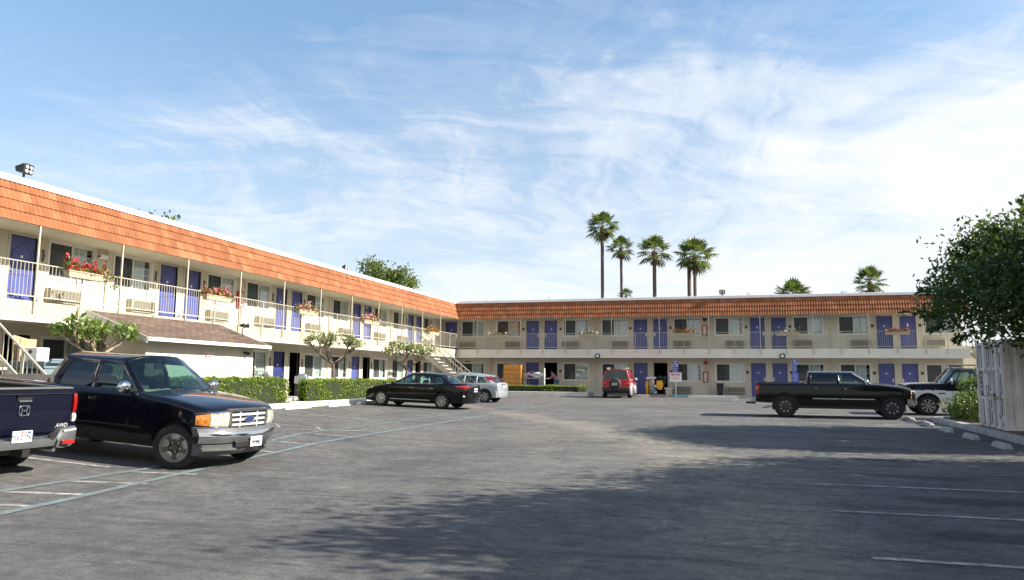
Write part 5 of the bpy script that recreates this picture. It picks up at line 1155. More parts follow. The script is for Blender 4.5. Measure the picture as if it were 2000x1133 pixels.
        for (side, i), g in gl.items(): g.build('side_window', 'cglass_dark' if cols[i][2] == 'd' else glassmat, s.t, smooth=60, recalc=False)
        if seats:
            z = zbf(b0)
            for y in (-.36, .36):
                for x in ([b0 - 1.0] + ([b0 - 1.95] if b0 - b1 > 2.3 else [])):
                    k = MB(); k.box((x - .28, y - .24, z - .5), (x + .22, y + .24, z - .32)); k.hexa([(x - .36, y - .24, z - .4), (x - .2, y - .24, z - .4), (x - .2, y + .24, z - .4), (x - .36, y + .24, z - .4)], [(x - .50, y - .2, z + .22), (x - .38, y - .2, z + .22), (x - .38, y + .2, z + .22), (x - .50, y + .2, z + .22)]); k.box((x - .52, y - .12, z + .26), (x - .42, y + .12, z + .42)); k.build('seat', 'seat', s.t, bevel=.04)
            k = MB(); k.hexa([(b0 - .5, -hb + .08, z - .35), (b0 + wb - .02, -hb + .10, z - .35), (b0 + wb - .02, hb - .10, z - .35), (b0 - .5, hb - .08, z - .35)], [(b0 - .42, -hb + .08, z - .03), (b0 + .05, -hb + .10, z - .05), (b0 + .05, hb - .10, z - .05), (b0 - .42, hb - .08, z - .03)]); k.build('dashboard', 'interior', s.t, bevel=.03)
            MB().tube([(b0 - .52 + .07 * math.sin(a), .36 + .18 * math.cos(a), z + .0 + .17 * math.sin(a)) for a in [6.283 * i / 18 for i in range(19)]], .014, 6).build('steering_wheel', 'black', s.t, smooth=60)
    def mirrors(s, x, z, mat, sz=(.10, .13, .10)):
        for side in (-1, 1):
            yy = s.hw(x) * .93; b = MB(); b.ball((x, side * (yy + .16), z), (sz[0], sz[1], sz[2]), 14, 8); o = b.build('mirror', mat, s.t, smooth=60); MB().tube([(x, side * (yy - .06), z - .08), (x, side * (yy + .08), z - .05)], .025, 6).build('bracket', 'black', o)
    def wrap(s, name, mat, path, z0, z1, th=.03, z0e=None, z1e=None, parent=None, bevel=.006):
        """light or bumper section swept along a plan path"""
        n = len(path); rings = []
        for i, (x, y) in enumerate(path):
            f = i / (n - 1); a = z0 + ((z0e if z0e is not None else z0) - z0) * f; c = z1 + ((z1e if z1e is not None else z1) - z1) * f
            d = (Vector(path[min(i + 1, n - 1)]) - Vector(path[max(i - 1, 0)])).normalized(); nx, ny = d.y, -d.x
            if nx * x + ny * y < 0: nx, ny = -nx, -ny
            m = (a + c) / 2; h = (c - a) / 2
            rings.append([(x - nx * th, y - ny * th, a), (x, y, a), (x + nx * .012, y + ny * .012, m - h * .5), (x + nx * .016, y + ny * .016, m), (x + nx * .012, y + ny * .012, m + h * .5), (x, y, c), (x - nx * th, y - ny * th, c)])
        return MB().loft(rings).build(name, mat, parent or s.t, smooth=50)
    def mirror_wrap(s, name, mat, path, *a, **k):
        for sg in (1, -1): s.wrap(name, mat, [(x, y * sg) for x, y in path], *a, **k)
    def number_plate(s, x, y, z, fwd, txt=None, w=.31, h=.16):
        f = 1 if fwd else -1; b = MB(); b.box((x, y - w / 2, z - h / 2), (x + .008 * f, y + w / 2, z + h / 2)); p = b.build('number_plate', 'plate', s.t, bevel=.003); ex = (0, f, 0)
        if txt: text('lettering', txt, h * .62, 'plate_ink', p, (x + .010 * f, y, z - h * .07), ex, (0, 0, 1)); text('state_script', 'California', h * .2, 'plate_red', p, (x + .010 * f, y, z + h * .36), ex, (0, 0, 1), shear=.3); b = MB(); b.box((x + .008 * f, y + f * w * .34 - .02, z + h * .26), (x + .011 * f, y + f * w * .34 + .03, z + h * .44)); b.build('sticker', 'sign_blue', p)
        else: scribble('lettering', p, 'plate_ink', y - w * .4, y + w * .4, z - h * .25, z + h * .15, 7, x + .009 * f - (.003 if f < 0 else 0), 'y', 77)
cache = {}
SEDP = [(.15, .90), (.3, .955), (.6, 1.0), (.8, .995), (1.05, .95)]
TRKP = [(.3, .93), (.45, .965), (.8, 1.0), (1.0, .995), (1.3, .965)]

# --- navy extended cab pickup, nose towards the camera side
f = Car('pickup_truck', 'dark navy extended cab pickup with chrome grille and mirrors, parked second from the left edge', 'pickup truck', 'p_navy',
    [(-2.91, 1.26), (1.0, 1.24), (1.22, 1.215), (1.6, 1.185), (2.2, 1.10), (2.45, 1.04), (2.57, .97), (2.62, .90)], [(-2.91, .94), (-2.6, .985), (0, .99), (2.05, .985), (2.30, .965), (2.46, .89), (2.57, .72), (2.62, .52)], [(-2.91, .52), (-1, .42), (1, .42), (2.62, .50)],
    [(-1.76, .47, .40), (1.90, .47, .40)], (.375, .25, .84, ('steel', 5, .03)), TRKP, -10.98, 12.03, R(-4), tub=(-1.26, 1.12, .42, .03), bed=(-2.86, -1.36, .48, .08), crown=.045, sh=.09)
f.wheels(R(20))
f.cabin([(1.08, .42, 'p'), (.99, .34, 'g'), (-.02, -.10, 'p'), (-.13, -.17, 'd'), (-.98, -.80, 'p'), (-1.29, -1.02, 'p')], .875, .70, lambda x: 1.20 + .0 * x, 1.80, wb=.20, wt=.12, rb=.03, rt=.04, glassmat='cglass', lo=.07, hi=.88, roof_crown=.05)
f.doors([(-.08, 1.0), (-.98, -.10)], .50, 'p_navy', 1.06); f.mirrors(.86, 1.30, 'chrome', (.08, .14, .115))
f.patch('body_moulding', 'black', -1.2, 1.2, .63, .66, -1, .012, 10, 1); f.patch('body_moulding', 'black', -1.2, 1.2, .63, .66, 1, .012, 10, 1)
# chrome front
f.mirror_wrap('headlight', 'lens', [(2.645, .50), (2.60, .68), (2.53, .815)], .745, .985, .05, .755, .965); f.mirror_wrap('turn_signal', 'amber', [(2.528, .82), (2.46, .905), (2.36, .968)], .755, .96, .04, .77, .93)
f.mirror_wrap('headlight_surround', 'chrome', [(2.655, .48), (2.60, .70), (2.47, .905), (2.33, .975)], .70, .735, .05, .72, .745); f.mirror_wrap('headlight_surround', 'chrome', [(2.655, .48), (2.60, .70), (2.47, .90), (2.33, .965)], .99, 1.012, .06, .945, .962)
gr = MB(); gr.box((2.50, -.46, .70), (2.632, .46, 1.0)); gr = gr.build('grille', 'black', f.t); b = MB()
for z0, z1 in ((.665, .715), (.985, 1.035)): b.loft([[(2.58, y, z0), (2.675 - .03 * (y / .5) ** 2, y, z0 + .005), (2.68 - .03 * (y / .5) ** 2, y, z1 - .008), (2.58, y, z1)] for y in np.linspace(-.50 if z0 > .9 else -.44, .50 if z0 > .9 else .44, 13)])
for sg in (-1, 1): b.hexa([(2.57, sg * .41, .68), (2.66, sg * .41, .68), (2.66, sg * .46, .68), (2.57, sg * .46, .68)], [(2.57, sg * .45, 1.01), (2.66, sg * .45, 1.01), (2.66, sg * .50, 1.01), (2.57, sg * .50, 1.01)])
b.build('grille_frame', 'chrome', gr, smooth=40); b = MB()
for z in (.765, .85, .935): b.loft([[(2.60, y, z - .02), (2.662 - .02 * (y / .5) ** 2, y, z - .02), (2.662 - .02 * (y / .5) ** 2, y, z + .02), (2.60, y, z + .02)] for y in np.linspace(-.45, .45, 9)])
for y in (-.22, .22): b.box((2.60, y - .013, .70), (2.655, y + .013, 1.0))
b.build('grille_bars', 'flare', gr, smooth=40)
ov = MB().lathe([(.001, .02), (1, .016), (1.0, 0)], 24, (0, 0, 0), 'x'); ov.v = [(2.66 + p[0], p[1] * .115, .85 + p[2] * .05) for p in ov.v]; ov = ov.build('badge', 'oval', f.t, smooth=40); rg = MB(); rg.tube([(2.676, .118 * math.cos(a), .85 + .053 * math.sin(a)) for a in [6.283 * i / 28 for i in range(29)]], .006, 6); rg.build('badge_rim', 'chrome', ov, smooth=60); text('badge_script', 'Ford', .075, 'chrome', ov, (2.683, 0, .85), (0, 1, 0), (0, 0, 1), .001, shear=.25)
def bow(y, a, c, w=.99): return a - c * abs(y / w) ** 2.6
Y = np.linspace(-.98, .98, 25)
f_b = MB(); f_b.loft([[(bow(y, 2.60, .28), y, .47), (bow(y, 2.74, .30), y, .47), (bow(y, 2.775, .31), y, .54), (bow(y, 2.78, .31), y, .60), (bow(y, 2.75, .30), y, .655), (bow(y, 2.60, .28), y, .655)] for y in Y]); bp = f_b.build('front_bumper', 'chrome', f.t, smooth=50)
MB().loft([[(bow(y, 2.58, .28), y, .655), (bow(y, 2.735, .30), y, .655), (bow(y, 2.715, .30), y, .715), (bow(y, 2.58, .28), y, .725)] for y in Y]).build('bumper_pad', 'grey_plastic', bp, smooth=40)
MB().loft([[(bow(y, 2.50, .30), y, .26), (bow(y, 2.62, .33), y, .26), (bow(y, 2.71, .31), y, .36), (bow(y, 2.72, .31), y, .44), (bow(y, 2.66, .30), y, .475), (bow(y, 2.5, .28), y, .475)] for y in Y[1:-1]]).build('air_dam', 'grey_plastic', bp, smooth=50)
MB().box((2.70, -.40, .385), (2.765, .40, .50)).build('air_intake', 'black', bp, bevel=.02)
for sg in (-1, 1): b = MB(); b.loft([[(bow(y, 2.71, .31), y, .335), (bow(y, 2.765, .31), y, .35), (bow(y, 2.765, .31), y, .385), (bow(y, 2.71, .31), y, .40)] for y in np.linspace(sg * .36, sg * .92, 8)]); b.build('lower_lip', 'grey_plastic', bp, smooth=50)
f.number_plate(2.785, .08, .47, True, None, .30, .17)
text('fender_badge', 'F150', .085, 'chrome', f.t, (1.02, -f.y(1.02, .985) - .010, .985), (1, 0, 0), (0, 0, 1), .002)
for y0 in (.1, -.55): b = MB(); b.tube([(1.42, y0, 1.215), (1.22, y0 + .25, 1.262), (1.16, y0 + .62, 1.275)], .014, 6); b.build('wiper', 'black', f.t)
MB().box((.98, -.86, 1.15), (1.24, .86, 1.195)).build('cowl', 'black', f.t, bevel=.01)
b = MB(); rr = random.Random(2)
for i in range(16): b.ball((.72 + rr.uniform(-.1, .1), -.62 + i * .055, 1.17 + rr.uniform(0, .03)), (.14, .05, .06), 8, 5)
b.build('dash_cover', 'dashcover', f.t, smooth=60); b = MB(); b.box((.50, -.12, 1.60), (.54, .12, 1.68)); b.tube([(.52, 0, 1.68), (.50, 0, 1.78)], .012, 6); b.ball((.55, .02, 1.50), (.02, .04, .05)); b.tube([(.55, .01, 1.6), (.55, .02, 1.5)], .004, 4); b.build('rear_view_mirror', 'black', f.t, bevel=.01)
f.mirror_wrap('tail_light', 'tail', [(-2.905, .80), (-2.90, .93), (-2.80, .985)], .82, 1.2, .04); MB().box((-3.05, -.95, .50), (-2.88, .95, .68)).build('rear_bumper', 'chrome', f.t, bevel=.03)
MB().box((-2.2, -.75, .30), (2.2, .75, .44)).build('chassis', 'black', f.t)

# --- deep blue pickup, tailgate facing the lot at the left edge
h = Car('pickup_truck', 'deep blue pickup at the left edge, tailgate towards the lot with plate 75627N2', 'pickup truck', 'p_blue',
    [(-2.74, 1.285), (-1.1, 1.30), (1.0, 1.12), (1.3, 1.08), (2.2, .98), (2.5, .85)], [(-2.74, .965), (-2.6, .985), (-2.2, .99), (1.6, .99), (2.2, .93), (2.5, .75)], [(-2.74, .58), (-2.3, .50), (-1, .40), (2.5, .4)],
    [(-1.59, .45, .39), (1.59, .45, .39)], (.38, .25, .83, ('alloy', 10, .03, .5)), TRKP, -12.9, 9.0, R(178), tub=(-1.0, 1.0, .4, .03), bed=(-2.66, -1.15, .42, .115), crown=.03, sh=.05)
h.wheels(); h.cabin([(1.05, .35, 'p'), (.95, .25, 'g'), (-.05, -.1, 'p'), (-.13, -.17, 'g'), (-.95, -.85, 'p'), (-1.12, -.98, 'p')], .88, .70, 1.18, 1.74, wb=.18, wt=.1, rb=.03, rt=.03); h.doors([(-.08, .95), (-.95, -.1)], .5, 'p_blue'); h.mirrors(.8, 1.22, 'p_blue')
tg = MB(); tg.loft([[(-2.735, y, .66), (-2.785, y, .66), (-2.790, y, .9), (-2.785, y, 1.12), (-2.765, y, 1.23), (-2.75, y, 1.30), (-2.70, y, 1.31)] for y in np.linspace(-.80, .80, 9)]); tg = tg.build('tailgate', 'p_blue', h.t, smooth=40)
MB().box((-2.79, -.80, 1.235), (-2.69, .80, 1.245)).build('tailgate_seam', 'black', tg); b = MB(); b.box((-2.78, -.83, 1.305), (-2.64, .83, 1.335)); b.build('tailgate_cap', 'grey_plastic', tg, bevel=.012)
for sg in (-1, 1): MB().box((-2.66, sg * .80 - .06, 1.29), (-1.14, sg * .80 + .06, 1.328)).build('bed_rail', 'grey_plastic', h.t, bevel=.012)
b = MB(); b.box((-2.80, -.12, 1.14), (-2.775, .12, 1.215)); hd = b.build('tailgate_handle', 'black', tg, bevel=.01); MB().box((-2.815, -.13, 1.205), (-2.78, .13, 1.225)).build('handle_lip', 'p_blue', hd, bevel=.005)
MB().box((-2.802, -.11, 1.13), (-2.79, .09, 1.152)).build('handle_trim', 'steel', hd)
# rounded square emblem with an upright letter
def rsq(w, hh, r_, n=6):
    P = []
    for cx, cz, a0 in ((w - r_, hh - r_, 0), (-w + r_, hh - r_, 90), (-w + r_, -hh + r_, 180), (w - r_, -hh + r_, 270)):
        for i in range(n + 1): a = R(a0 + 90 * i / n); P.append((cx + r_ * math.cos(a), cz + r_ * math.sin(a)))
    return P + [P[0]]
b = MB(); ex = -2.805; b.tube([(ex, y, 1.0 + z) for y, z in rsq(.082, .07, .032)], .009, 8, 0, False)
for sg in (-1, 1): b.tube([(ex, sg * .052, 1.06), (ex, sg * .036, 1.0), (ex, sg * .048, .94)], .011, 8)
b.tube([(ex, -.036, 1.0), (ex, .036, 1.0)], .010, 8); b.build('emblem', 'chrome', tg, smooth=60); text('model_badge', 'AWD', .085, 'flare', tg, (-2.795, -.66, .75), (0, -1, 0), (0, 0, 1), .003, shear=.3); text('model_badge', 'V6', .07, 'chrome', tg, (-2.795, .66, .75), (0, -1, 0), (0, 0, 1), .003, shear=.3)
h.mirror_wrap('tail_light', 'tail', [(-2.768, .865), (-2.765, .92), (-2.72, .96), (-2.60, .98)], .93, 1.235, .04); h.mirror_wrap('reverse_light', 'white_lens', [(-2.770, .865), (-2.768, .92), (-2.73, .955)], .80, .925, .04)
# bumper with raised ends and a recessed step
def hb(y, a): return a + .22 * abs(y / 1.0) ** 4
b = MB(); b.loft([[(-2.60, y, .45), (hb(y, -2.90), y, .46), (hb(y, -2.93), y, .54), (hb(y, -2.93), y, .585), (hb(y, -2.74), y, .60), (hb(y, -2.74), y, .67), (-2.6, y, .67)] for y in np.linspace(-.56, .56, 13)]); rb = b.build('rear_bumper', 'grey_plastic', h.t, smooth=35)
for sg in (-1, 1):
    b = MB(); b.loft([[(-2.55, sg * y, lo_), (hb(y, -2.93), sg * y, lo_ + .02), (hb(y, -2.955), sg * y, .52), (hb(y, -2.96), sg * y, up_ - .06), (hb(y, -2.92), sg * y, up_), (-2.55, sg * y, up_)] for y, lo_, up_ in ((.50, .43, .60), (.58, .40, .70), (.72, .40, .72), (.88, .41, .725), (.98, .45, .725), (1.005, .47, .72))]); q = b.build('bumper_end', 'grey_plastic', rb, smooth=40)
    b = MB(); b.loft([[(hb(y, -2.962), sg * y, .665), (hb(y, -2.972), sg * y, .67), (hb(y, -2.962), sg * y, .692), (hb(y, -2.93), sg * y, .694)] for y in (.60, .7, .8, .9, .97)]); b.build('bumper_strip', 'flare', q, smooth=40)
    MB().box((-2.975, sg * .67 - .11, .485), (-2.935, sg * .67 + .11, .545)).build('reflector', 'tail', q, bevel=.008)
MB().lathe([(.001, -.03), (.05, -.03), (.06, 0)], 14, (-2.90, -.42, .61), 'x').build('socket', 'black', rb); MB().box((-2.93, -.06, .34), (-2.70, .06, .45)).build('tow_hitch', 'black', rb); MB().box((-2.4, -.72, .30), (2, .72, .46)).build('chassis', 'black', h.t); MB().tube([(-2.5, -.5, .4), (-2.86, -.52, .40)], .035, 10).build('exhaust', 'steel', h.t)
h.number_plate(-2.935 - .005, .10, .645, False, '75627N2', .315, .165)

# --- black sedan
a = Car('sedan_car', 'glossy black four door sedan with silver sill strip, nose to the hedge', 'sedan', 'p_black',
    [(-2.52, .78), (-2.45, .98), (-2.3, 1.055), (-1.75, 1.06), (-1.0, .99), (.2, .945), (1.0, .945), (1.7, .84), (2.1, .72), (2.28, .60), (2.34, .52)], [(-2.52, .62), (-2.44, .76), (-2.2, .85), (-1.4, .905), (0, .915), (1.4, .905), (1.9, .84), (2.2, .68), (2.34, .50)], [(-2.52, .42), (-2.2, .30), (-1.7, .20), (1.8, .20), (2.34, .22)],
    [(-1.388, .37, .325), (1.388, .37, .325)], (.328, .215, .79, ('alloy', 10, .02, .5)), SEDP, -12.95, 30.4, R(177.5), tub=(-1.2, .9, .4, .02), crown=.04, sh=.10)
a.wheels(); a.cabin([(1.0, .18, 'p'), (.88, .10, 'g'), (-.12, -.12, 'p'), (-.22, -.22, 'g'), (-1.0, -.78, 'p'), (-1.06, -.83, 'g'), (-1.42, -1.02, 'p'), (-1.88, -1.16, 'p')], .80, .575, lambda x: .93 if x > -.2 else .93 + .07 * min(1, (-.2 - x) / 1.6), lambda x: 1.425 - .045 * abs((x + .35) / .75) ** 2, wb=.22, wt=.10, rb=.16, rt=.10, lo=.05, hi=.95, roof_crown=.035)
a.doors([(-.16, .95), (-1.05, -.18)], .34, 'chrome', .82); a.mirrors(.78, .98, 'p_black', (.09, .10, .07))
for sd in (-1, 1): a.patch('sill_strip', 'flare', -.18, .98, .315, .345, sd, .014, 8, 1); a.patch('sill_strip', 'flare', -.86, -.20, .315, .345, sd, .014, 8, 1)
for sd in (-1, 1): b = MB(); b.tube([(.82, sd * .822, .965), (-.9, sd * .822, 1.0), (-1.36, sd * .815, 1.02), (-1.43, sd * .80, 1.06), (-1.16, sd * .70, 1.27)], .012, 6); b.build('chrome_trim', 'chrome', a.t, smooth=60)
a.mirror_wrap('tail_light', 'tail', [(-2.465, .60), (-2.43, .76), (-2.28, .835), (-1.98, .878)], .76, 1.0, .03, .88, .97); a.mirror_wrap('headlight', 'lens', [(2.26, .55), (2.12, .72), (1.86, .83)], .62, .74, .03, .72, .80); b = MB(); b.loft([[(-2.3, y, .24), (-2.56 + .25 * abs(y / .88) ** 3, y, .26), (-2.60 + .27 * abs(y / .88) ** 3, y, .46), (-2.57 + .27 * abs(y / .88) ** 3, y, .62), (-2.3, y, .66)] for y in np.linspace(-.86, .86, 15)]); b.build('rear_bumper', 'p_black', a.t, smooth=50)
MB().box((-2.56, -.3, .70), (-2.50, .3, .73)).build('trunk_trim', 'chrome', a.t, bevel=.01); a.number_plate(-2.535, 0, .80, False, None)

# --- silver hatchback with tall tail lamps
s2 = Car('hatchback_car', 'pale silver hatchback with tall red tail lamps behind the black sedan', 'hatchback', 'p_silver',
    [(-2.02, .72), (-1.99, .92), (-1.93, .98), (-1.2, .97), (.2, .91), (.95, .90), (1.6, .82), (1.95, .70), (2.08, .56)], [(-2.02, .70), (-1.95, .78), (-1.6, .83), (-.6, .85), (1.2, .845), (1.7, .78), (2.08, .52)], [(-2.02, .38), (-1.8, .26), (-1.5, .20), (1.6, .20), (2.08, .22)],
    [(-1.307, .37, .32), (1.307, .37, .32)], (.31, .2, .74, ('alloy', 6, .02, .62)), SEDP, -13.3, 37.2, R(178), tub=(-1.4, .85, .35, .02), crown=.03, sh=.09)
s2.wheels(); s2.cabin([(.95, .22, 'p'), (.82, .14, 'g'), (-.10, -.12, 'p'), (-.18, -.2, 'g'), (-.80, -.78, 'p'), (-.86, -.84, 'g'), (-1.38, -1.12, 'p'), (-1.86, -1.42, 'p')], .745, .57, lambda x: .90 + .05 * min(1, max(0, -x / 1.8)), lambda x: 1.42 - .095 * abs((x + .15) / 1.1) ** 2, wb=.2, wt=.1, rb=.08, rt=.08)
s2.doors([(-.14, .88), (-.95, -.16)], .33, 'p_silver', .80); s2.mirrors(.72, .94, 'p_silver', (.08, .09, .07))
for sd in (-1, 1): b = MB(); b.hexa([(-1.50, sd * .735, .975), (-1.86, sd * .73, .975), (-1.88, sd * .68, .985), (-1.7, sd * .68, .985)], [(-1.22, sd * .645, 1.30), (-1.52, sd * .612, 1.29), (-1.545, sd * .59, 1.29), (-1.4, sd * .59, 1.29)]); b.build('tail_light', 'tail', s2.t, bevel=.02)
b = MB(); b.loft([[(-1.8, y, .25), (-2.06 + .2 * abs(y / .84) ** 3, y, .27), (-2.12 + .22 * abs(y / .84) ** 3, y, .40), (-2.09 + .22 * abs(y / .84) ** 3, y, .58), (-1.8, y, .62)] for y in np.linspace(-.82, .82, 13)]); b.build('rear_bumper', 'p_silver', s2.t, smooth=50); s2.number_plate(-2.035, 0, .80, False, None); MB().box((-2.05, -.22, .895), (-2.0, .22, .925)).build('hatch_handle', 'black', s2.t, bevel=.008); s2.mirror_wrap('headlight', 'lens', [(2.02, .5), (1.9, .66), (1.62, .77)], .62, .76, .03)

# --- red off-roader with spare wheel
j = Car('suv_car', 'bright red compact off roader with a spare wheel on its tailgate, facing the rear wing', 'SUV', 'p_red',
    [(-1.98, 1.02), (-1.9, 1.04), (.6, 1.04), (.85, 1.03), (1.5, .99), (1.85, .94), (1.95, .86)], [(-1.98, .80), (-1.85, .85), (-.8, .87), (1.2, .86), (1.7, .80), (1.95, .70)], [(-1.98, .46), (-1.2, .40), (1.95, .44)],
    [(-1.325, .44, .38), (1.325, .44, .38)], (.36, .235, .765, ('alloy', 5, .02, .55)), TRKP, -7.15, 48.9, R(92), tub=(-1.6, .65, .45, .02), crown=.03, sh=.06)
j.wheels(); j.cabin([(.78, .32, 'p'), (.68, .25, 'g'), (-.12, -.14, 'p'), (-.20, -.22, 'g'), (-.90, -.90, 'p'), (-.98, -.98, 'd'), (-1.72, -1.66, 'p'), (-1.96, -1.86, 'p')], .835, .665, 1.03, 1.72, wb=.12, wt=.08, rb=.03, rt=.03, glassmat='cglass_dark'); j.doors([(-.15, .72), (-.92, -.17)], .48, 'black', .93); j.mirrors(.55, 1.12, 'flare', (.07, .11, .09))
for sd in (-1, 1):
    for xc in (-1.325, 1.325):
        b = MB(); b.loft([[(xc + r_ * math.cos(q), sd * y_, .38 + r_ * math.sin(q)) for r_, y_ in ((.43, .80), (.43, .955), (.50, .955), (.545, .90), (.545, .80))] for q in [R(-18 + 216 * i / 16) for i in range(17)]]); b.build('fender_flare', 'flare', j.t, smooth=40)
    b = MB(); b.tube([(.1, sd * .58, 1.77), (.0, sd * .58, 1.82), (-1.5, sd * .58, 1.82), (-1.62, sd * .58, 1.76)], .018, 6); b.build('roof_rail', 'flare', j.t, smooth=50)
j.mirror_wrap('tail_light', 'tail', [(-1.985, .62), (-1.985, .76), (-1.90, .85)], .74, .96, .04)
b = MB(); b.box((-2.16, -.84, .42), (-1.9, .84, .64)); b.build('rear_bumper', 'black', j.t, bevel=.05); sw = MB(); sw.lathe([(.001, -.24), (.30, -.24), (.35, -.20), (.355, -.04), (.30, 0)], 30, (-1.98, .06, .86), 'x'); sw = sw.build('spare_wheel', 'black', j.t, smooth=40); b = MB(); b.lathe([(.345, -.215), (.362, -.19), (.365, -.06), (.35, -.03)], 30, (-1.98, .06, .86), 'x'); b.build('cover_band', 'grey_plastic', sw, smooth=40); text('cover_script', 'Jeep', .2, 'sign_white', sw, (-2.223, .06, .89), (0, -1, 0), (0, 0, 1), .002, shear=.15); MB().box((-2.224, -.08, .79), (-2.2195, .2, .81)).build('cover_underline', 'sign_white', sw)
for y in (-.46, .46): MB().box((-1.92, y - .04, 1.70), (-1.82, y + .04, 1.78)).build('roof_bracket', 'flare', j.t, bevel=.01)

# --- black crew cab pickup, side on
c4 = Car('pickup_truck', 'black crew cab pickup parked side on, with black wheels, before the blue signs', 'pickup truck', 'p_black',
    [(-2.86, 1.26), (-1.1, 1.27), (1.15, 1.26), (1.35, 1.25), (2.2, 1.15), (2.5, 1.07), (2.60, .98)], [(-2.86, .93), (-2.6, .98), (0, .99), (2.1, .98), (2.45, .90), (2.60, .80)], [(-2.86, .56), (-1, .46), (1.2, .46), (2.60, .55)],
    [(-1.82, .50, .43), (1.82, .50, .43)], (.405, .28, .83, ('black', 8, .03)), TRKP, 3.58, 31.62, R(-2), tub=(-1.02, 1.15, .42, .03), bed=(-2.8, -1.12, .45, .08), crown=.05, sh=.08)
c4.wheels(); c4.cabin([(1.18, .52, 'p'), (1.08, .44, 'g'), (.12, .06, 'p'), (.0, -.04, 'd'), (-.92, -.86, 'p'), (-1.05, -.96, 'p')], 0.88, .70, 1.22, 1.69, wb=.2, wt=.1, rb=.03, rt=.03); c4.doors([(.06, 1.12), (-.95, .04)], .54, 'black', 1.08); c4.mirrors(.98, 1.33, 'chrome', (.09, .14, .14))
for sd in (-1, 1): c4.patch('side_strip', 'flare', .10, 1.25, .70, .735, sd, .014, 8, 1); c4.patch('side_strip', 'flare', -.85, .05, .70, .735, sd, .014, 8, 1); c4.patch('hood_band', 'p_red', 1.35, 2.3, 1.12, 1.14, sd, .003, 8, 1, slant=0) if False else None
c4.mirror_wrap('headlight', 'lens', [(2.605, .52), (2.57, .76), (2.44, .90)], .87, 1.04, .05); c4.mirror_wrap('turn_signal', 'amber', [(2.61, .52), (2.575, .76), (2.43, .91)], .76, .86, .05); b = MB(); b.loft([[(bow(y, 2.55, .25), y, .52), (bow(y, 2.72, .27), y, .52), (bow(y, 2.75, .27), y, .62), (bow(y, 2.72, .27), y, .74), (bow(y, 2.55, .25), y, .74)] for y in Y]); b.build('front_bumper', 'chrome', c4.t, smooth=50); MB().box((2.56, -.5, .78), (2.64, .5, 1.02)).build('grille', 'chrome', c4.t, bevel=.02)
MB().box((-3.08, -.9, .55), (-2.85, .9, .72)).build('rear_bumper', 'chrome', c4.t, bevel=.03); c4.mirror_wrap('tail_light', 'tail', [(-2.865, .78), (-2.86, .92), (-2.76, .975)], .85, 1.2, .04); MB().box((-3.25, -.06, .45), (-2.9, .06, .53)).build('tow_hitch', 'black', c4.t); MB().box((-2.2, -.75, .34), (2.2, .75, .5)).build('chassis', 'black', c4.t); MB().tube([(-2.2, -.7, .42), (-2.62, -.86, .36)], .04, 8).build('exhaust', 'steel', c4.t)
b = MB(); b.box((-2.83, -.86, 1.255), (-1.08, -.76, 1.285)); b.box((-2.83, .76, 1.255), (-1.08, .86, 1.285)); b.build('bed_rail', 'black', c4.t, bevel=.01)

# --- older two tone truck half hidden by the container
o5 = Car('pickup_truck', 'older two tone truck, dark blue over white, half hidden behind the container and shrubs', 'pickup truck', 'p_blue',
    [(-2.6, 1.28), (1.0, 1.28), (1.2, 1.26), (2.2, 1.22), (2.38, 1.18), (2.44, 1.08)], [(-2.6, .95), (-2.3, .99), (0, 1.0), (2.0, .99), (2.36, .95), (2.44, .90)], [(-2.6, .55), (-1, .48), (2.44, .55)],
    [(-1.5, .47, .42), (1.6, .47, .42)], (.385, .25, .84, ('alloy', 8, .03, .6)), TRKP, 8.85, 34.95, R(180), tub=(-2.2, 1.0, .42, .03), paint_low='p_white', low_z=1.0, crown=.03, sh=.05)
o5.wheels(); o5.cabin([(1.02, .55, 'p'), (.94, .48, 'g'), (.62, .36, 'p'), (.58, .32, 'g'), (-.30, -.32, 'p'), (-.42, -.42, 'd'), (-2.0, -1.9, 'p'), (-2.3, -2.1, 'p')], .89, .72, 1.26, 1.83, wb=.12, wt=.08, rb=.03, rt=.03); o5.doors([(-.34, .98)], .55, 'chrome', 1.10); o5.mirrors(.78, 1.36, 'chrome', (.05, .13, .15))
b = MB(); b.loft([[(x, y, z + .035 * (1 - (y / .9) ** 2) + .012) for y in np.linspace(-.88, .88, 9)] for x, z in ((1.25, 1.262), (1.7, 1.25), (2.2, 1.225), (2.40, 1.17))], cap=False, closed=False); b.build('hood', 'p_white', o5.t, smooth=40)
MB().box((2.40, -.92, .52), (2.62, .92, .72)).build('front_bumper', 'chrome', o5.t, bevel=.04); MB().box((2.44, -.55, .82), (2.48, .55, 1.12)).build('grille', 'black', o5.t); o5.mirror_wrap('headlight', 'lens', [(2.47, .58), (2.46, .86)], .88, 1.10, .05); o5.mirror_wrap('turn_signal', 'amber', [(2.46, .87), (2.40, .965), (2.32, .985)], .90, 1.08, .04); o5.patch('fender_badge', 'black', .98, 1.22, .86, .90, -1, .01, 3, 1); o5.patch('fender_badge', 'black', .98, 1.22, .86, .90, 1, .01, 3, 1)
rk = MB()
for x in (.35, -.8, -1.8): rk.tube([(x, -.72, 1.84), (x, -.72, 1.95), (x, .72, 1.95), (x, .72, 1.84)], .022, 6)
rk.build('roof_rack', 'black', o5.t); MB().box((-2.1, -.6, 1.97), (.55, .3, 2.02)).build('roof_board', 'jamb', o5.t, bevel=.01)
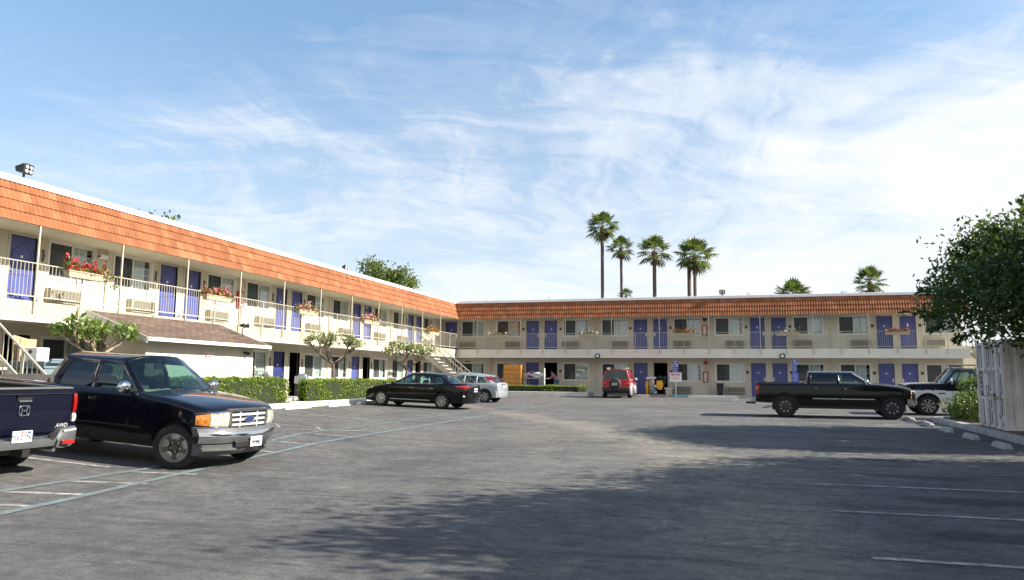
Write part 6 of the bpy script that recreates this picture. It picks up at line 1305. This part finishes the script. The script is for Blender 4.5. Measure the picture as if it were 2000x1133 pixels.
# ------------------------------------------------------------------ sky, sun, camera
EL, AZ = 31.3, 5.0          # sun: elevation, and bearing turned from +X towards +Y
wd = bpy.data.worlds.new('World'); bpy.context.scene.world = wd; wd.use_nodes = True
nt = wd.node_tree; nt.nodes.clear()
class WN(NT):
    def __init__(s, t): s.t = t
w = WN(nt); out = w.n('ShaderNodeOutputWorld'); bg = w.n('ShaderNodeBackground'); bg.inputs['Strength'].default_value = .119
sky = w.n('ShaderNodeTexSky', sky_type='NISHITA', sun_disc=False, sun_elevation=R(EL), sun_rotation=R(90 - AZ), air_density=1.0, dust_density=.3, ozone_density=1.6)
tc = w.n('ShaderNodeTexCoord').outputs['Generated']
sep = w.n('ShaderNodeSeparateXYZ'); w.l(tc, sep.inputs[0]); zz = w.math('MAXIMUM', sep.outputs[2], 0.)
den = w.math('ADD', zz, .16)
cmb = w.n('ShaderNodeCombineXYZ'); w.l(w.math('DIVIDE', sep.outputs[0], den), cmb.inputs[0]); w.l(w.math('DIVIDE', sep.outputs[1], den), cmb.inputs[1])
wz = w.n('ShaderNodeTexNoise'); wz.inputs['Scale'].default_value = .8; wz.inputs['Detail'].default_value = 4; w.l(cmb.outputs[0], wz.inputs['Vector'])
wc = w.n('ShaderNodeVectorMath', operation='SUBTRACT'); w.l(wz.outputs['Color'], wc.inputs[0]); wc.inputs[1].default_value = (.5, .5, .5)
wsn = w.n('ShaderNodeVectorMath', operation='SCALE'); wsn.inputs['Scale'].default_value = 1.0; w.l(wc.outputs[0], wsn.inputs[0])
wa = w.n('ShaderNodeVectorMath', operation='ADD'); w.l(cmb.outputs[0], wa.inputs[0]); w.l(wsn.outputs[0], wa.inputs[1]); WARP = wa.outputs[0]
def mapped(scale, rot, loc=(0, 0, 0)):
    """stretch along a bearing: turn first, then scale"""
    q = w.n('ShaderNodeMapping'); q.inputs['Rotation'].default_value = (0, 0, R(-rot)); w.l(WARP, q.inputs['Vector'])
    m = w.n('ShaderNodeMapping'); m.inputs['Scale'].default_value = scale; m.inputs['Location'].default_value = loc; w.l(q.outputs[0], m.inputs['Vector']); return m.outputs[0]
cir = w.noise(mapped((.42, 1.0, 1), 60, (3.1, 1.7, 0)), 1.15, 11, .60, 1.1)        # long cirrus strands
fib = w.noise(mapped((.55, 2.6, 1), 25, (1.3, 4.2, 0)), 1.5, 12, .68, 1.6)        # fine fibres
fb2 = w.noise(mapped((.7, 2.9, 1), 105, (5.3, .2, 0)), 1.6, 12, .66, 1.8)         # fibres across
puf = w.noise(mapped((.8, 1.0, 1), 0, (4.7, 6.6, 0)), .9, 9, .55, .4)            # soft masses
vd = w.n('ShaderNodeVectorMath', operation='DOT_PRODUCT'); vd.inputs[1].default_value = (.94, .34, -.25); w.l(tc, vd.inputs[0])
right = w.math('SUBTRACT', vd.outputs['Value'], .12)
low = w.math('SUBTRACT', .33, zz)
dens = w.math('ADD', w.math('MULTIPLY', cir, .55), w.math('ADD', w.math('MULTIPLY', fib, .26), w.math('MULTIPLY', fb2, .20)))
dens = w.math('ADD', dens, w.math('MULTIPLY', puf, .55)); dens = w.math('ADD', dens, w.math('MULTIPLY', right, .25)); dens = w.math('ADD', dens, w.math('MULTIPLY', low, .42))
dens = w.math('ADD', w.math('MULTIPLY', w.math('SUBTRACT', dens, .895), 2.6), .84)
back = w.math('MULTIPLY', w.math('MAXIMUM', w.math('SUBTRACT', w.math('MULTIPLY', sep.outputs[1], -1.), .05), 0.), 1.1)   # cloud added to the unseen sky behind the camera, fills the shaded rear wing
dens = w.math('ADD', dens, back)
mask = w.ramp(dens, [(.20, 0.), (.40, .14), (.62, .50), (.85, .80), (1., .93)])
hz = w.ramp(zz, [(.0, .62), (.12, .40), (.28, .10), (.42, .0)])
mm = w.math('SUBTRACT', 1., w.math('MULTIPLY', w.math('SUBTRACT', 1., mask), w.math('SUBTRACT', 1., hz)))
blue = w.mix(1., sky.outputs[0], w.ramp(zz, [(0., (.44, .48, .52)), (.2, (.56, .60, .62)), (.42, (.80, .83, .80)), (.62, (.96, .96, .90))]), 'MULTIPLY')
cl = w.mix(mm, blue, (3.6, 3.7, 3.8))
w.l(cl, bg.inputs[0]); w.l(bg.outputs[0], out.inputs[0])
SKY = dict(sky=sky, bg=bg)

sl = bpy.data.lights.new('sun', 'SUN'); sl.energy = 4.5; sl.angle = R(.5); sl.color = (1., .93, .82); so = bpy.data.objects.new('sun', sl); C.objects.link(so)
sd = Vector((math.cos(R(EL)) * math.cos(R(AZ)), math.cos(R(EL)) * math.sin(R(AZ)), math.sin(R(EL)))); so.rotation_euler = sd.to_track_quat('Z', 'Y').to_euler(); so.location = (30, 0, 40)

cd = bpy.data.cameras.new('camera'); co = bpy.data.objects.new('camera', cd); C.objects.link(co); bpy.context.scene.camera = co
cd.sensor_width = 36; cd.sensor_fit = 'HORIZONTAL'; cd.lens = 1494.2 / 2000 * 36; cd.clip_end = 3000; cd.clip_start = .1
yw, pt, rl = .2851, .1162, .0092
fw = Vector((-math.sin(yw) * math.cos(pt), math.cos(yw) * math.cos(pt), math.sin(pt))); rt = Vector((math.cos(yw), math.sin(yw), 0)); up = rt.cross(fw)
r2 = rt * math.cos(rl) + up * math.sin(rl); u2 = up * math.cos(rl) - rt * math.sin(rl)
m = Matrix((r2, u2, -fw)).transposed().to_4x4(); m.translation = (0, 0, 1.66); co.matrix_world = m
vs = bpy.context.scene.view_settings; vs.view_transform = 'Standard'; vs.look = 'None'; vs.exposure = 1.28; vs.gamma = 1.0
